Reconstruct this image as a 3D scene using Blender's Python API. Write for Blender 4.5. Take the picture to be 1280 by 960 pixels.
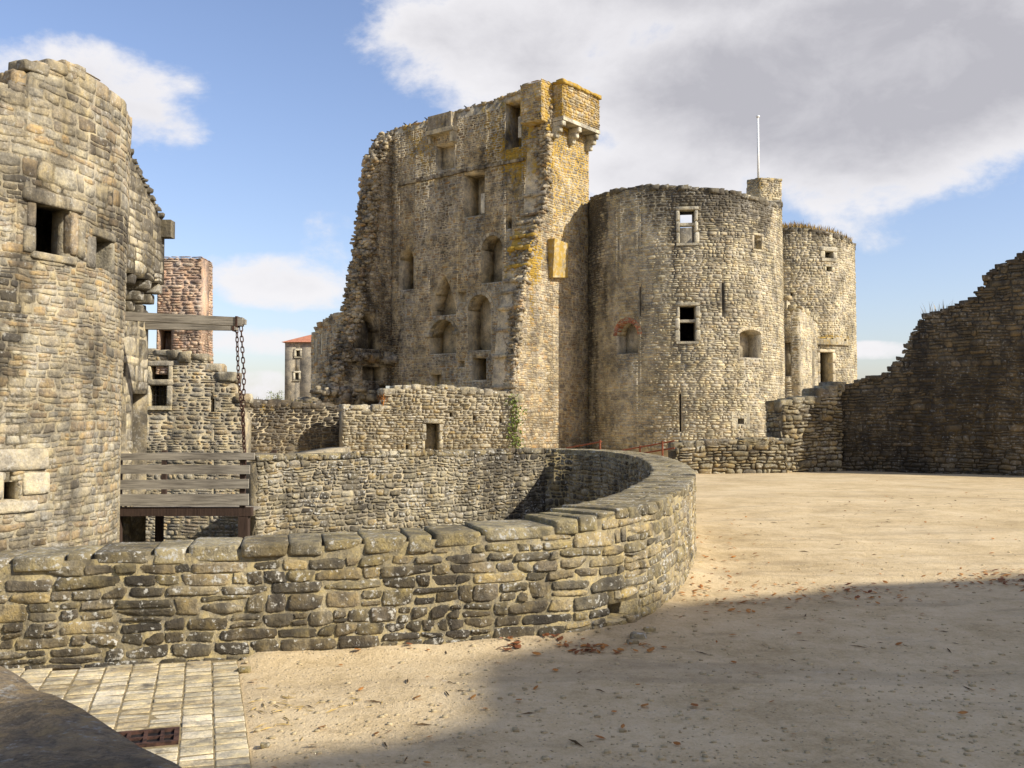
import bpy, math, random
import numpy as np
from mathutils import Vector, Matrix

# ------------------------------------------------------------------ camera, sky, sun, exposure
for o in list(bpy.data.objects): bpy.data.objects.remove(o)
scene = bpy.context.scene
COL = scene.collection
FPX, EYE, PITCH = 1250.0, 1.6, math.atan(45 / 1250.0)
cd = bpy.data.cameras.new('camera'); cam = bpy.data.objects.new('camera', cd); COL.objects.link(cam)
cam.location = (0, 0, EYE); cam.rotation_euler = (math.pi / 2 + PITCH, 0, 0)
cd.sensor_width = 36; cd.lens = 36 * FPX / 1280; cd.clip_start = .05; cd.clip_end = 3000
scene.camera = cam

SUN_A, SUN_EL = math.radians(66), math.radians(33)      # azimuth from straight behind the camera towards the right
SDIR = Vector((math.sin(SUN_A) * math.cos(SUN_EL), -math.cos(SUN_A) * math.cos(SUN_EL), math.sin(SUN_EL)))
sl = bpy.data.lights.new('sun', 'SUN'); sl.energy = 5.0; sl.angle = math.radians(.5); sl.color = (1, .94, .84)
so = bpy.data.objects.new('sun', sl); COL.objects.link(so)
so.rotation_euler = (-SDIR).to_track_quat('-Z', 'Y').to_euler(); so.location = (20, -10, 30)

scene.view_settings.view_transform = 'Standard'; scene.view_settings.look = 'None'
scene.view_settings.gamma = 1; scene.view_settings.exposure = 0.38
scene.view_settings.use_curve_mapping = False

def px_azel(px, py):
    az = math.atan((px - 640) / FPX)
    return az, math.atan((525 - py) / FPX * math.cos(az))

class NT:
    """small helper to write node trees as expressions"""
    def __init__(s, nt): s.nt = nt
    def n(s, t, **kw):
        nd = s.nt.nodes.new(t)
        for k, v in kw.items():
            if hasattr(nd, k) and k not in nd.inputs: setattr(nd, k, v)
            else: s.set(nd.inputs[k], v)
        return nd
    def set(s, inp, v):
        if isinstance(v, bpy.types.NodeSocket): s.nt.links.new(v, inp)
        else: inp.default_value = v
    def m(s, op, a, b=0.0, c=0.0, clamp=False):
        nd = s.nt.nodes.new('ShaderNodeMath'); nd.operation = op; nd.use_clamp = clamp
        s.set(nd.inputs[0], a); s.set(nd.inputs[1], b); s.set(nd.inputs[2], c); return nd.outputs[0]
    def ss(s, x, a, b, lo=0.0, hi=1.0):
        nd = s.nt.nodes.new('ShaderNodeMapRange'); nd.interpolation_type = 'SMOOTHSTEP'
        for i, v in enumerate((x, a, b, lo, hi)): s.set(nd.inputs[i], v)
        return nd.outputs[0]
    def mix(s, f, a, b, mode='MIX'):
        nd = s.nt.nodes.new('ShaderNodeMix'); nd.data_type = 'RGBA'; nd.blend_type = mode
        s.set(nd.inputs[0], f); s.set(nd.inputs[6], a); s.set(nd.inputs[7], b); return nd.outputs[2]
    def noise(s, vec, scale, detail=4, rough=.55, dist=0.0):
        nd = s.nt.nodes.new('ShaderNodeTexNoise'); s.nt.links.new(vec, nd.inputs['Vector'])
        nd.inputs['Scale'].default_value = scale; nd.inputs['Detail'].default_value = detail
        nd.inputs['Roughness'].default_value = rough; nd.inputs['Distortion'].default_value = dist
        return nd.outputs['Fac']
    def ramp(s, f, stops):
        nd = s.nt.nodes.new('ShaderNodeValToRGB'); e = nd.color_ramp.elements
        while len(e) < len(stops): e.new(.5)
        for el, (p, c) in zip(e, stops): el.position = p; el.color = (*c, 1)
        s.set(nd.inputs[0], f); return nd.outputs[0]
    def mapping(s, vec, scale, loc=(0, 0, 0)):
        nd = s.nt.nodes.new('ShaderNodeMapping'); s.nt.links.new(vec, nd.inputs[0])
        nd.inputs['Scale'].default_value = scale; nd.inputs['Location'].default_value = loc; return nd.outputs[0]

world = bpy.data.worlds.new('World'); scene.world = world; world.use_nodes = True
wn = world.node_tree; wn.nodes.clear(); W = NT(wn)
sky = wn.nodes.new('ShaderNodeTexSky'); sky.sky_type = 'NISHITA'; sky.sun_disc = False
sky.sun_elevation = SUN_EL; sky.sun_rotation = math.pi - SUN_A
sky.air_density = 1.0; sky.dust_density = 1.3; sky.ozone_density = 2.0
tc = wn.nodes.new('ShaderNodeTexCoord').outputs['Generated']
sep = wn.nodes.new('ShaderNodeSeparateXYZ'); wn.links.new(tc, sep.inputs[0])
AZ = W.m('ARCTAN2', sep.outputs[0], sep.outputs[1]); EL = W.m('ARCSINE', sep.outputs[2])
blobs = []                                               # azimuth, elevation, half widths (radians), thickness
for (bx, by, rx, ry, k) in ((560, 55, 120, 60, .8), (720, 45, 240, 110, .9), (930, 110, 270, 130, 1.6), (1150, 70, 330, 150, 2.0),
                            (860, 215, 200, 62, .9), (1110, 212, 110, 38, .7), (1060, 150, 320, 110, 1.5), (1000, 240, 110, 32, .6), (990, -90, 500, 140, 1.5),
                            (50, 90, 180, 44, .55), (170, 145, 80, 40, .6), (350, 348, 95, 34, .7), (420, 305, 45, 45, .35),
                            (310, 425, 75, 18, .5), (325, 485, 40, 20, .25), (1095, 438, 42, 10, .35)):
    a, e = px_azel(bx, by); blobs.append((a, e, rx / FPX, ry / FPX, k))
rr = random.Random(4)
for i in range(16):                                      # the same broken cloud goes on round the rest of the sky
    a = rr.uniform(.9, 2 * math.pi - .9); a = a - 2 * math.pi if a > math.pi else a
    blobs.append((a, rr.uniform(.1, .9), rr.uniform(.15, .35), rr.uniform(.06, .13), rr.uniform(.7, 1.4)))
dens = None
for (a, e, ra, re, k) in blobs:
    dx = W.m('DIVIDE', W.m('SUBTRACT', AZ, a), ra); dy = W.m('DIVIDE', W.m('SUBTRACT', EL, e), re)
    q = W.m('SUBTRACT', 1.0, W.m('ADD', W.m('MULTIPLY', dx, dx), W.m('MULTIPLY', dy, dy)))
    q = W.m('ADD', W.m('MULTIPLY', W.m('MAXIMUM', q, 0.0), k), W.m('MULTIPLY', W.m('MINIMUM', W.m('MAXIMUM', q, -2.5), 0.0), .8))
    dens = q if dens is None else W.m('SMOOTH_MAX', dens, q, .22)
cv = W.mapping(tc, (1, 1, 1.6))
n1 = W.noise(cv, 6.5, 12, .62, .15); n2 = W.noise(cv, 2.2, 3, .5)
fb = W.m('MULTIPLY', W.m('SUBTRACT', n1, .5), 3.5)
d2 = W.m('ADD', dens, W.m('ADD', fb, W.m('MULTIPLY', W.m('SUBTRACT', n2, .5), .8)))
alpha = W.m('MULTIPLY', W.ss(d2, -.10, .62), .96)
thick = W.ss(W.m('ADD', dens, W.m('ADD', W.m('MULTIPLY', fb, .45), W.m('MULTIPLY', W.m('SUBTRACT', n2, .5), 1.6))), .40, 1.65)
n3 = W.noise(cv, 11.0, 6, .6, .3)
ccol = W.mix(W.m('MULTIPLY', thick, W.ss(n3, .25, .7, .72, 1.12), clamp=True), (1.02, 1.0, 1.02, 1), (.57, .56, .60, 1))
bg1 = wn.nodes.new('ShaderNodeBackground'); bg1.inputs[1].default_value = .138
tint = W.mix(1.0, sky.outputs[0], (1.10, 1.01, 1.07, 1), 'MULTIPLY'); wn.links.new(tint, bg1.inputs[0])
bg2 = wn.nodes.new('ShaderNodeBackground'); wn.links.new(ccol, bg2.inputs[0]); bg2.inputs[1].default_value = .70
ms = wn.nodes.new('ShaderNodeMixShader'); wn.links.new(alpha, ms.inputs[0])
wn.links.new(bg1.outputs[0], ms.inputs[1]); wn.links.new(bg2.outputs[0], ms.inputs[2])
wo = wn.nodes.new('ShaderNodeOutputWorld'); wn.links.new(ms.outputs[0], wo.inputs[0])

# ------------------------------------------------------------------ pixel rays
CP, SP = math.cos(PITCH), math.sin(PITCH)
def ray(px, py):
    x = px - 640; y = 480 - py
    return np.array([x, FPX * CP - y * SP, FPX * SP + y * CP])
def at(px, py, Y):
    d = ray(px, py); return np.array([0, 0, EYE]) + d * (Y / d[1])
def gz(px, py, z=0.0):
    d = ray(px, py); return np.array([0, 0, EYE]) + d * ((z - EYE) / d[2])
def project(P):
    P = np.asarray(P) - np.array([0, 0, EYE])
    f = P[..., 1] * CP + P[..., 2] * SP; u = -P[..., 1] * SP + P[..., 2] * CP
    f = np.where(f < .05, .05, f)
    return 640 + FPX * P[..., 0] / f, 480 - FPX * u / f, f

# ------------------------------------------------------------------ materials
def L(h):
    h = h.lstrip('#'); c = [int(h[i:i + 2], 16) / 255 for i in (0, 2, 4)]
    return tuple(x / 12.92 if x <= .04045 else ((x + .055) / 1.055) ** 2.4 for x in c)
def new_mat(name):
    m = bpy.data.materials.new(name); m.use_nodes = True; nt = m.node_tree; nt.nodes.clear(); N = NT(nt)
    out = nt.nodes.new('ShaderNodeOutputMaterial'); b = nt.nodes.new('ShaderNodeBsdfPrincipled')
    nt.links.new(b.outputs[0], out.inputs[0]); b.inputs['Specular IOR Level'].default_value = .25
    pos = nt.nodes.new('ShaderNodeNewGeometry').outputs['Position']
    return m, N, b, pos
def bump(N, b, h, strength, dist):
    bp = N.n('ShaderNodeBump'); bp.inputs['Strength'].default_value = strength; bp.inputs['Distance'].default_value = dist
    N.set(bp.inputs['Height'], h); N.nt.links.new(bp.outputs[0], b.inputs['Normal'])
MATS = {}
def stone_mat(name, cols, grain=14.0, white=.3, dark=(.035, .03, .024), gain=1.0, bumpd=.02, lich=(.42, .265, .025), wsc=1.3):
    m, N, b, pos = new_mat(name)
    at_ = N.n('ShaderNodeAttribute'); at_.attribute_name = 'mix'
    sp = N.n('ShaderNodeSeparateColor'); N.nt.links.new(at_.outputs['Color'], sp.inputs[0])
    rnd, dk, li = sp.outputs[0], sp.outputs[1], sp.outputs[2]
    cols = [tuple(min(1, x * gain) for x in c) for c in cols]
    base = N.ramp(rnd, [(i / (len(cols) - 1), c) for i, c in enumerate(cols)])
    a = N.noise(pos, grain * .12, 5, .6); c2 = N.noise(pos, grain * .45, 6, .65); f = N.noise(pos, grain * 2.5, 5, .7)
    val = N.m('ADD', N.m('MULTIPLY', a, .9), N.m('ADD', N.m('MULTIPLY', c2, 1.0), N.m('MULTIPLY', f, .75)))
    val = N.ss(val, .98, 1.68, .42, 1.52)
    hv = N.n('ShaderNodeHueSaturation'); N.set(hv.inputs['Color'], base); N.set(hv.inputs['Value'], val)
    N.set(hv.inputs['Saturation'], N.ss(c2, .3, .7, .80, 1.18))
    col = hv.outputs[0]
    st = N.noise(N.mapping(pos, (1, 1, .35)), grain * .16, 6, .65, .4)       # weathering runs; the dark attribute also carries painted shade
    dm = N.ss(N.m('ADD', N.m('MULTIPLY', st, 1.5), N.m('ADD', dk, N.m('MULTIPLY', f, .6))), 1.12, 1.52)
    col = N.mix(N.m('MULTIPLY', dm, .82), col, (*dark, 1))
    ws = N.noise(pos, grain * wsc, 5, .62); wl = N.noise(pos, grain * .12, 2, .5)
    wm = N.m('MULTIPLY', N.ss(N.m('ADD', ws, N.m('MULTIPLY', wl, .35)), .74, .84), white * 1.2, clamp=True)
    col = N.mix(wm, col, (.50, .48, .41, 1))
    ln = N.noise(pos, grain * .35, 6, .68); lf = N.noise(pos, grain * 1.6, 4, .6)
    lm = N.ss(N.m('ADD', N.m('MULTIPLY', ln, 1.0), N.m('ADD', li, N.m('MULTIPLY', lf, .35))), 1.02, 1.28)
    lc = N.mix(lf, (lich[0] * .7, lich[1] * .75, lich[2], 1), (lich[0] * 1.15, lich[1] * 1.1, lich[2] * 1.3, 1))
    col = N.mix(N.m('MULTIPLY', lm, .9), col, lc)
    N.nt.links.new(col, b.inputs['Base Color']); b.inputs['Roughness'].default_value = .93
    bump(N, b, N.m('ADD', N.m('MULTIPLY', c2, 1.2), N.m('MULTIPLY', f, .6)), 1.0, bumpd * 1.3)
    MATS[name] = m; return m
WARM = [L('#8a7f68'), L('#b3a078'), L('#c4ad80'), L('#a08d6c'), L('#b99a68'), L('#94887a'), L('#c9b48a')]
stone_mat('near_stone', [L('#6a614c'), L('#93855f'), L('#8a7c60'), L('#a5936a'), L('#776c58'), L('#9f9274'), L('#5d5646')], 22, .75, gain=1.05, bumpd=.014)
stone_mat('near_mortar', [L('#a3946f'), L('#b0a07a')], 30, .1, bumpd=.012, gain=.82)
stone_mat('coping_stone', [L('#7d7156'), L('#978a66'), L('#8a7d5e'), L('#6d644e'), L('#9c9070')], 26, .8, gain=.95, bumpd=.014)
stone_mat('worn_coping', [L('#86714f'), L('#917a56'), L('#80745e')], 30, .55, gain=1.45, bumpd=.04)
stone_mat('ditch_stone', [L('#8e856e'), L('#a69a7c'), L('#948a76'), L('#b3a88c'), L('#7d745f'), L('#a59066')], 14, .7, gain=.9)
stone_mat('mortar', [L('#a3967a'), L('#b1a385')], 16, .2, gain=.85)
stone_mat('tower_stone', [L('#948a74'), L('#aa9c7c'), L('#a0947a'), L('#b09870'), L('#8a8272'), L('#b4aa90'), L('#9c886a')], 12, .35, gain=.82)
stone_mat('tower_mortar', [L('#a89a7c'), L('#b0a488')], 12, .2, gain=.82)
stone_mat('keep_stone', [L('#93876e'), L('#a8997a'), L('#9a8f7c'), L('#b5a582'), L('#a0845c'), L('#857b69'), L('#bcae90')], 9, .4, gain=.92)
stone_mat('keep_mortar', [L('#b0a286'), L('#beb092')], 9, .2, gain=1.0)
stone_mat('round_stone', [L('#a39a80'), L('#b7ac8c'), L('#aba088'), L('#bcb294'), L('#a89878'), L('#959080')], 7, .3, gain=.90)
stone_mat('round_mortar', [L('#ada28a'), L('#b8ad94')], 7, .2, gain=.88)
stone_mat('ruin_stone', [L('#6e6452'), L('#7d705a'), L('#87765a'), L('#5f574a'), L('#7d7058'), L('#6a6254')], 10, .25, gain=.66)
stone_mat('dry_stone', [L('#8a8068'), L('#9a8e70'), L('#7f765f'), L('#a39678'), L('#8f7d5a'), L('#746c5c')], 10, .4, gain=.85)
stone_mat('ruin_mortar', [L('#5d5240'), L('#6a5e48')], 10, .1, gain=.7)
stone_mat('ashlar', [L('#a89d84'), L('#b8ab8c'), L('#9d937e')], 9, .4, gain=1.0)
stone_mat('pale_trim', [L('#b8b098'), L('#aba38c'), L('#c2baa4')], 9, .3, gain=.95)
stone_mat('brick', [L('#96624a'), L('#a06c52'), L('#8a5c46'), L('#a87c60')], 10, .1, gain=1.0)
stone_mat('chimney_brick', [L('#b09680'), L('#baa288'), L('#a88a74'), L('#c0ac92')], 10, .2, gain=.92)
stone_mat('paver_stone', [L('#a89878'), L('#c4b48f'), L('#b8ab8c'), L('#cfc2a4')], 30, .1, gain=.98, bumpd=.006)
stone_mat('far_render', [L('#8f8674'), L('#978d7a')], 5, .2, gain=.9)

def sand(name, base, hi, lo, peb=True, gain=1.0):
    m, N, b, pos = new_mat(name)
    a = N.noise(pos, .55, 5, .6, .3); c = N.noise(pos, 3.5, 6, .65); f = N.noise(pos, 60, 4, .7); g = N.noise(pos, 16, 5, .7)
    v = N.m('ADD', N.m('MULTIPLY', a, .8), N.m('ADD', N.m('MULTIPLY', c, .6), N.m('ADD', N.m('MULTIPLY', g, .45), N.m('MULTIPLY', f, .5))))
    col = N.ramp(N.ss(v, .80, 1.55), [(0, lo), (.5, base), (1, hi)])
    vo = N.n('ShaderNodeTexVoronoi'); N.nt.links.new(pos, vo.inputs['Vector']); vo.inputs['Scale'].default_value = 42
    pm = N.ss(vo.outputs['Distance'], .30, .16); vc = N.n('ShaderNodeSeparateColor'); N.nt.links.new(vo.outputs['Color'], vc.inputs[0])
    pm = N.m('MULTIPLY', pm, N.ss(vc.outputs[0], .80, .86))
    col = N.mix(N.m('MULTIPLY', pm, .7), col, N.ramp(vc.outputs[1], [(0, (.10, .085, .06)), (.5, (.34, .30, .23)), (1, (.5, .46, .37))]))
    dm = N.m('MULTIPLY', N.ss(N.noise(N.mapping(pos, (1, 1.6, 1)), 1.1, 7, .72, .5), .56, .70), .35)
    col = N.mix(dm, col, (.20, .155, .10, 1))
    tk = N.noise(N.mapping(pos, (.35, 2.2, 1), (3, 0, 0)), .9, 5, .6, .6); col = N.mix(N.m('MULTIPLY', N.ss(tk, .50, .66), .30), col, (.25, .20, .135, 1))
    sp_ = N.noise(pos, 9, 7, .75); col = N.mix(N.m('MULTIPLY', N.ss(sp_, .60, .70), .35), col, (.16, .125, .085, 1)); col = N.mix(N.m('MULTIPLY', N.ss(sp_, .40, .30), .4), col, (.62, .55, .43, 1))
    N.nt.links.new(col, b.inputs['Base Color']); b.inputs['Roughness'].default_value = .97; b.inputs['Specular IOR Level'].default_value = .1
    h = N.m('ADD', N.m('MULTIPLY', f, .5), N.m('ADD', N.m('MULTIPLY', g, 1.0), N.m('MULTIPLY', pm, .5)))
    bump(N, b, h, 1.0, .016); MATS[name] = m
sand('ground', L('#c8b28a'), L('#d8c49e'), L('#a8926a'))
sand('ditch_ground', L('#7b7050'), L('#8e825c'), L('#5b5a38'))

def wood_mat(name, a, c, ax=0):
    m, N, b, pos = new_mat(name)
    sc = [22, 22, 22]; sc[ax] = 1.4
    g = N.noise(N.mapping(pos, tuple(sc)), 1.6, 6, .65, .3); f = N.noise(pos, 30, 3, .6); big = N.noise(pos, 1.2, 2)
    v = N.m('ADD', N.m('MULTIPLY', g, 1.2), N.m('MULTIPLY', big, .6))
    col = N.ramp(N.ss(v, .55, 1.2), [(0, a), (1, c)])
    N.nt.links.new(col, b.inputs['Base Color']); b.inputs['Roughness'].default_value = .85
    bump(N, b, N.m('ADD', g, N.m('MULTIPLY', f, .2)), .6, .01); MATS[name] = m
wood_mat('old_wood', L('#5e584e'), L('#a09888'))
wood_mat('dark_wood', L('#2e231d'), L('#4d3d32'), 2)
def plain(name, c1, c2, rough=.8, metal=0.0, scale=25):
    m, N, b, pos = new_mat(name)
    n = N.noise(pos, scale, 5, .65)
    N.nt.links.new(N.ramp(N.ss(n, .35, .65), [(0, c1), (1, c2)]), b.inputs['Base Color'])
    b.inputs['Roughness'].default_value = rough; b.inputs['Metallic'].default_value = metal
    bump(N, b, n, .4, .004); MATS[name] = m; return m
plain('rust', L('#33251f'), L('#5a4034'), .8, .2)
plain('rail_rust', L('#6b3a28'), L('#8a5238'), .8, .1)
plain('iron', L('#1d1a19'), L('#35302c'), .7, .3)
plain('white_paint', L('#dcdcd8'), L('#e8e8e4'), .5)
plain('joint_dirt', L('#77694e'), L('#94845f'), .95)
plain('bird', L('#141416'), L('#26262a'), .6)
plain('roof_tile', L('#a0644a'), L('#bd8262'), .85, 0, 6)
plain('dry_leaf', L('#8a5626'), L('#b57e40'), .8, 0, 9)
plain('red_leaf', L('#6b3c22'), L('#8c5a34'), .8, 0, 9)
plain('twig', L('#4a3a26'), L('#6b563a'), .9, 0, 9)
plain('pebble', L('#9a8a68'), L('#bfae88'), .9, 0, 14)
plain('dry_grass', L('#8d7848'), L('#b89c60'), .9, 0, 5)
plain('green_leaf', L('#4c5a24'), L('#75803a'), .75, 0, 5)
plain('moss', L('#54502a'), L('#7c7038'), .95, 0, 5)
plain('bark', L('#4d4234'), L('#6b5c48'), .95, 0, 8)

# ------------------------------------------------------------------ objects
def link(name, me, mat=None, parent=None, origin=None):
    if mat is not None: me.materials.append(MATS[mat])
    o = bpy.data.objects.new(name, me); COL.objects.link(o)
    if parent is not None:
        o.parent = parent
        off = np.zeros(3); q = parent
        while q is not None: off += np.array(q.location); q = q.parent
        o.location = (np.zeros(3) if origin is None else np.array(origin)) - off
    elif origin is not None: o.location = origin
    return o
def thing(name, label, cat, loc=(0, 0, 0), group=None):
    o = bpy.data.objects.new(name, None); COL.objects.link(o); o.location = loc; o.empty_display_size = .2
    o['label'] = label; o['category'] = cat
    if group: o['group'] = group
    return o
def tag(o, label=None, cat=None, group=None, kind=None):
    if label: o['label'] = label
    if cat: o['category'] = cat
    if group: o['group'] = group
    if kind: o['kind'] = kind
    return o
def np_mesh(name, V, F, attr=None, smooth=False):
    """V (n,3), F (m,k) one polygon size"""
    me = bpy.data.meshes.new(name); V = np.asarray(V, np.float32); F = np.asarray(F, np.int32)
    me.vertices.add(len(V)); me.vertices.foreach_set('co', V.ravel())
    k = F.shape[1]; me.loops.add(F.size); me.loops.foreach_set('vertex_index', F.ravel())
    me.polygons.add(len(F)); me.polygons.foreach_set('loop_start', np.arange(0, F.size, k, dtype=np.int32))
    if attr is not None:
        a = me.attributes.new('mix', 'FLOAT_COLOR', 'POINT'); A = np.ones((len(V), 4), np.float32); A[:, :3] = attr
        a.data.foreach_set('color', A.ravel())
    me.update(calc_edges=True)
    if smooth: me.polygons.foreach_set('use_smooth', np.ones(len(F), bool))
    return me
class MB:
    def __init__(s): s.v = []; s.f = []; s.a = []
    def quadmesh(s, V, F, attr=(.5, 0, 0)):
        b = len(s.v); s.v += [tuple(x) for x in V]; s.f += [tuple(b + i for i in f) for f in F]; s.a += [attr] * len(V)
    def hexa(s, c8, attr=(.5, 0, 0)):
        s.quadmesh(c8, ((0, 3, 2, 1), (4, 5, 6, 7), (0, 1, 5, 4), (1, 2, 6, 5), (2, 3, 7, 6), (3, 0, 4, 7)), attr)
    def box(s, c, ex, ey, ez, attr=(.5, 0, 0)):
        c, ex, ey, ez = (np.array(x, float) for x in (c, ex, ey, ez))
        s.hexa([c - ex - ey - ez, c + ex - ey - ez, c + ex + ey - ez, c - ex + ey - ez, c - ex - ey + ez, c + ex - ey + ez, c + ex + ey + ez, c - ex + ey + ez], attr)
    def bar(s, p, q, w, h, up=(0, 0, 1), attr=(.5, 0, 0)):
        p = np.array(p, float); q = np.array(q, float); d = q - p; l = np.linalg.norm(d); d /= l
        side = np.cross(d, up); side /= np.linalg.norm(side); u2 = np.cross(side, d)
        s.box((p + q) / 2, d * l / 2, side * w / 2, u2 * h / 2, attr)
    def tube(s, pts, r, n=8):
        pts = [np.array(p, float) for p in pts]; r = r if isinstance(r, (list, tuple)) else [r] * len(pts); V = []
        for i, p in enumerate(pts):
            d = pts[min(i + 1, len(pts) - 1)] - pts[max(i - 1, 0)]; d /= np.linalg.norm(d) + 1e-9
            a = np.cross(d, (0, 0, 1) if abs(d[2]) < .9 else (1, 0, 0)); a /= np.linalg.norm(a); b2 = np.cross(d, a)
            V += [p + r[i] * (math.cos(t) * a + math.sin(t) * b2) for t in np.linspace(0, 2 * math.pi, n, endpoint=False)]
        F = [(i * n + j, i * n + (j + 1) % n, (i + 1) * n + (j + 1) % n, (i + 1) * n + j) for i in range(len(pts) - 1) for j in range(n)]
        F += [tuple(range(n))[::-1], tuple((len(pts) - 1) * n + j for j in range(n))]
        s.quadmesh(V, F)
    def build(s, name, mat, parent=None, smooth=False, origin=None):
        me = bpy.data.meshes.new(name); V = np.array(s.v, float)
        if origin is None and len(V):
            origin = np.array([(V[:, 0].min() + V[:, 0].max()) / 2, (V[:, 1].min() + V[:, 1].max()) / 2, V[:, 2].min()])
        me.from_pydata((V - origin).tolist(), [], s.f)
        a = me.attributes.new('mix', 'FLOAT_COLOR', 'POINT'); A = np.ones((len(V), 4), np.float32); A[:, :3] = np.array(s.a)
        a.data.foreach_set('color', A.ravel()); me.update()
        if smooth: me.polygons.foreach_set('use_smooth', np.ones(len(me.polygons), bool))
        return link(name, me, mat, parent, origin)

_tab = np.random.RandomState(7).rand(4096)
def vnoise(x, y):
    """smooth value noise, -1..1"""
    x = np.asarray(x, float); y = np.asarray(y, float); xi = np.floor(x).astype(int); yi = np.floor(y).astype(int); fx = x - xi; fy = y - yi
    fx = fx * fx * (3 - 2 * fx); fy = fy * fy * (3 - 2 * fy)
    h = lambda a, b: _tab[((a * 73856093) ^ (b * 19349663)) & 4095]
    return 2 * ((h(xi, yi) * (1 - fx) + h(xi + 1, yi) * fx) * (1 - fy) + (h(xi, yi + 1) * (1 - fx) + h(xi + 1, yi + 1) * fx) * fy) - 1

# ------------------------------------------------------------------ walls: a path extruded upwards, laid with real stones
class Path:
    def __init__(s, pts, step=.12, smooth=False):
        P = np.array(pts, float)[:, :2]
        if smooth:
            Q = []; E = np.vstack([2 * P[0] - P[1], P, 2 * P[-1] - P[-2]])
            for i in range(1, len(E) - 2):
                for t in np.linspace(0, 1, 14, endpoint=False):
                    a, b, c, d = E[i - 1:i + 3]
                    Q.append(.5 * (2 * b + (c - a) * t + (2 * a - 5 * b + 4 * c - d) * t * t + (3 * b - a - 3 * c + d) * t ** 3))
            P = np.array(Q + [P[-1]])
        seg = np.linalg.norm(np.diff(P, axis=0), axis=1); s.u = np.concatenate([[0], np.cumsum(seg)]); s.P = P; s.len = s.u[-1]
        T = np.diff(P, axis=0) / seg[:, None]
        if smooth:
            Tn = np.vstack([T[0], (T[1:] + T[:-1]) / 2, T[-1]]); s.T = Tn / np.linalg.norm(Tn, axis=1)[:, None]
        else: s.T = None; s.seg = T
        s.smooth = smooth
    def xy(s, u): return np.stack([np.interp(u, s.u, s.P[:, 0]), np.interp(u, s.u, s.P[:, 1])], -1)
    def tan(s, u):
        u = np.asarray(u, float)
        if s.smooth:
            t = np.stack([np.interp(u, s.u, s.T[:, 0]), np.interp(u, s.u, s.T[:, 1])], -1); return t / np.linalg.norm(t, axis=-1, keepdims=True)
        return s.seg[np.clip(np.searchsorted(s.u, u, side='right') - 1, 0, len(s.seg) - 1)]
    def nrm(s, u): t = s.tan(u); return np.stack([t[..., 1], -t[..., 0]], -1)
def arc(cx, cy, r, a0, a1, n=64):
    """angles from the direction towards the camera (0,-1), positive to the right"""
    return [(cx + r * math.sin(a), cy - r * math.cos(a)) for a in np.linspace(a0, a1, n)]

class Surf:
    def __init__(s, path, batter=0.0, z0=0.0, w0=0.0, sign=1): s.p = path; s.b = batter; s.z0 = z0; s.w0 = w0; s.sign = sign
    def pos(s, u, v, w):
        u, v, w = np.broadcast_arrays(np.asarray(u, float), np.asarray(v, float), np.asarray(w, float))
        o = (s.w0 + s.sign * w - s.b * (v - s.z0))[..., None]
        return np.concatenate([s.p.xy(u) + s.p.nrm(u) * o, v[..., None]], -1)
    def uv(s, px, py):
        """where a photo ray meets this face (nearest hit)"""
        d = ray(px, py); k = d[0] / d[1]; uu = np.linspace(0, s.p.len, 1200); X = s.p.xy(uu); g = X[:, 0] - k * X[:, 1]
        i = np.where(np.sign(g[1:]) != np.sign(g[:-1]))[0]
        if len(i) == 0: j = int(np.argmin(np.abs(g))); u = uu[j]; Y = X[j, 1]
        else:
            j = min(i, key=lambda q: X[q, 1]); t = g[j] / (g[j] - g[j + 1]); u = uu[j] + t * (uu[j + 1] - uu[j]); Y = X[j, 1] + t * (X[j + 1, 1] - X[j, 1])
        return u, EYE + d[2] / d[1] * Y
    def op(s, x0, y0, x1, y1, shape='rect', depth=None, **k):
        xm, ym = (x0 + x1) / 2, (y0 + y1) / 2
        ua, ub = s.uv(x0, ym)[0], s.uv(x1, ym)[0]
        return dict(u0=min(ua, ub), u1=max(ua, ub), v0=s.uv(xm, y1)[1], v1=s.uv(xm, y0)[1], shape=shape, depth=depth, **k)
    def profile(s, pts):
        q = sorted([s.uv(*p) for p in pts]); return np.array([a for a, _ in q]), np.array([b for _, b in q])
def vtop(o, u):
    x = abs((u - (o['u0'] + o['u1']) / 2) / max(1e-6, (o['u1'] - o['u0']) / 2)); x = min(1, x); hw = (o['u1'] - o['u0']) / 2
    if o['shape'] == 'arch': r = min(hw, (o['v1'] - o['v0']) * .5); return o['v1'] - r + r * math.sqrt(max(0, 1 - x * x))
    if o['shape'] == 'seg': r = .3 * hw; return o['v1'] - r * x * x
    if o['shape'] == 'point': r = min(hw * 2.6, (o['v1'] - o['v0']) * .85); return o['v1'] - r * x ** 1.5
    return o['v1']
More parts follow.
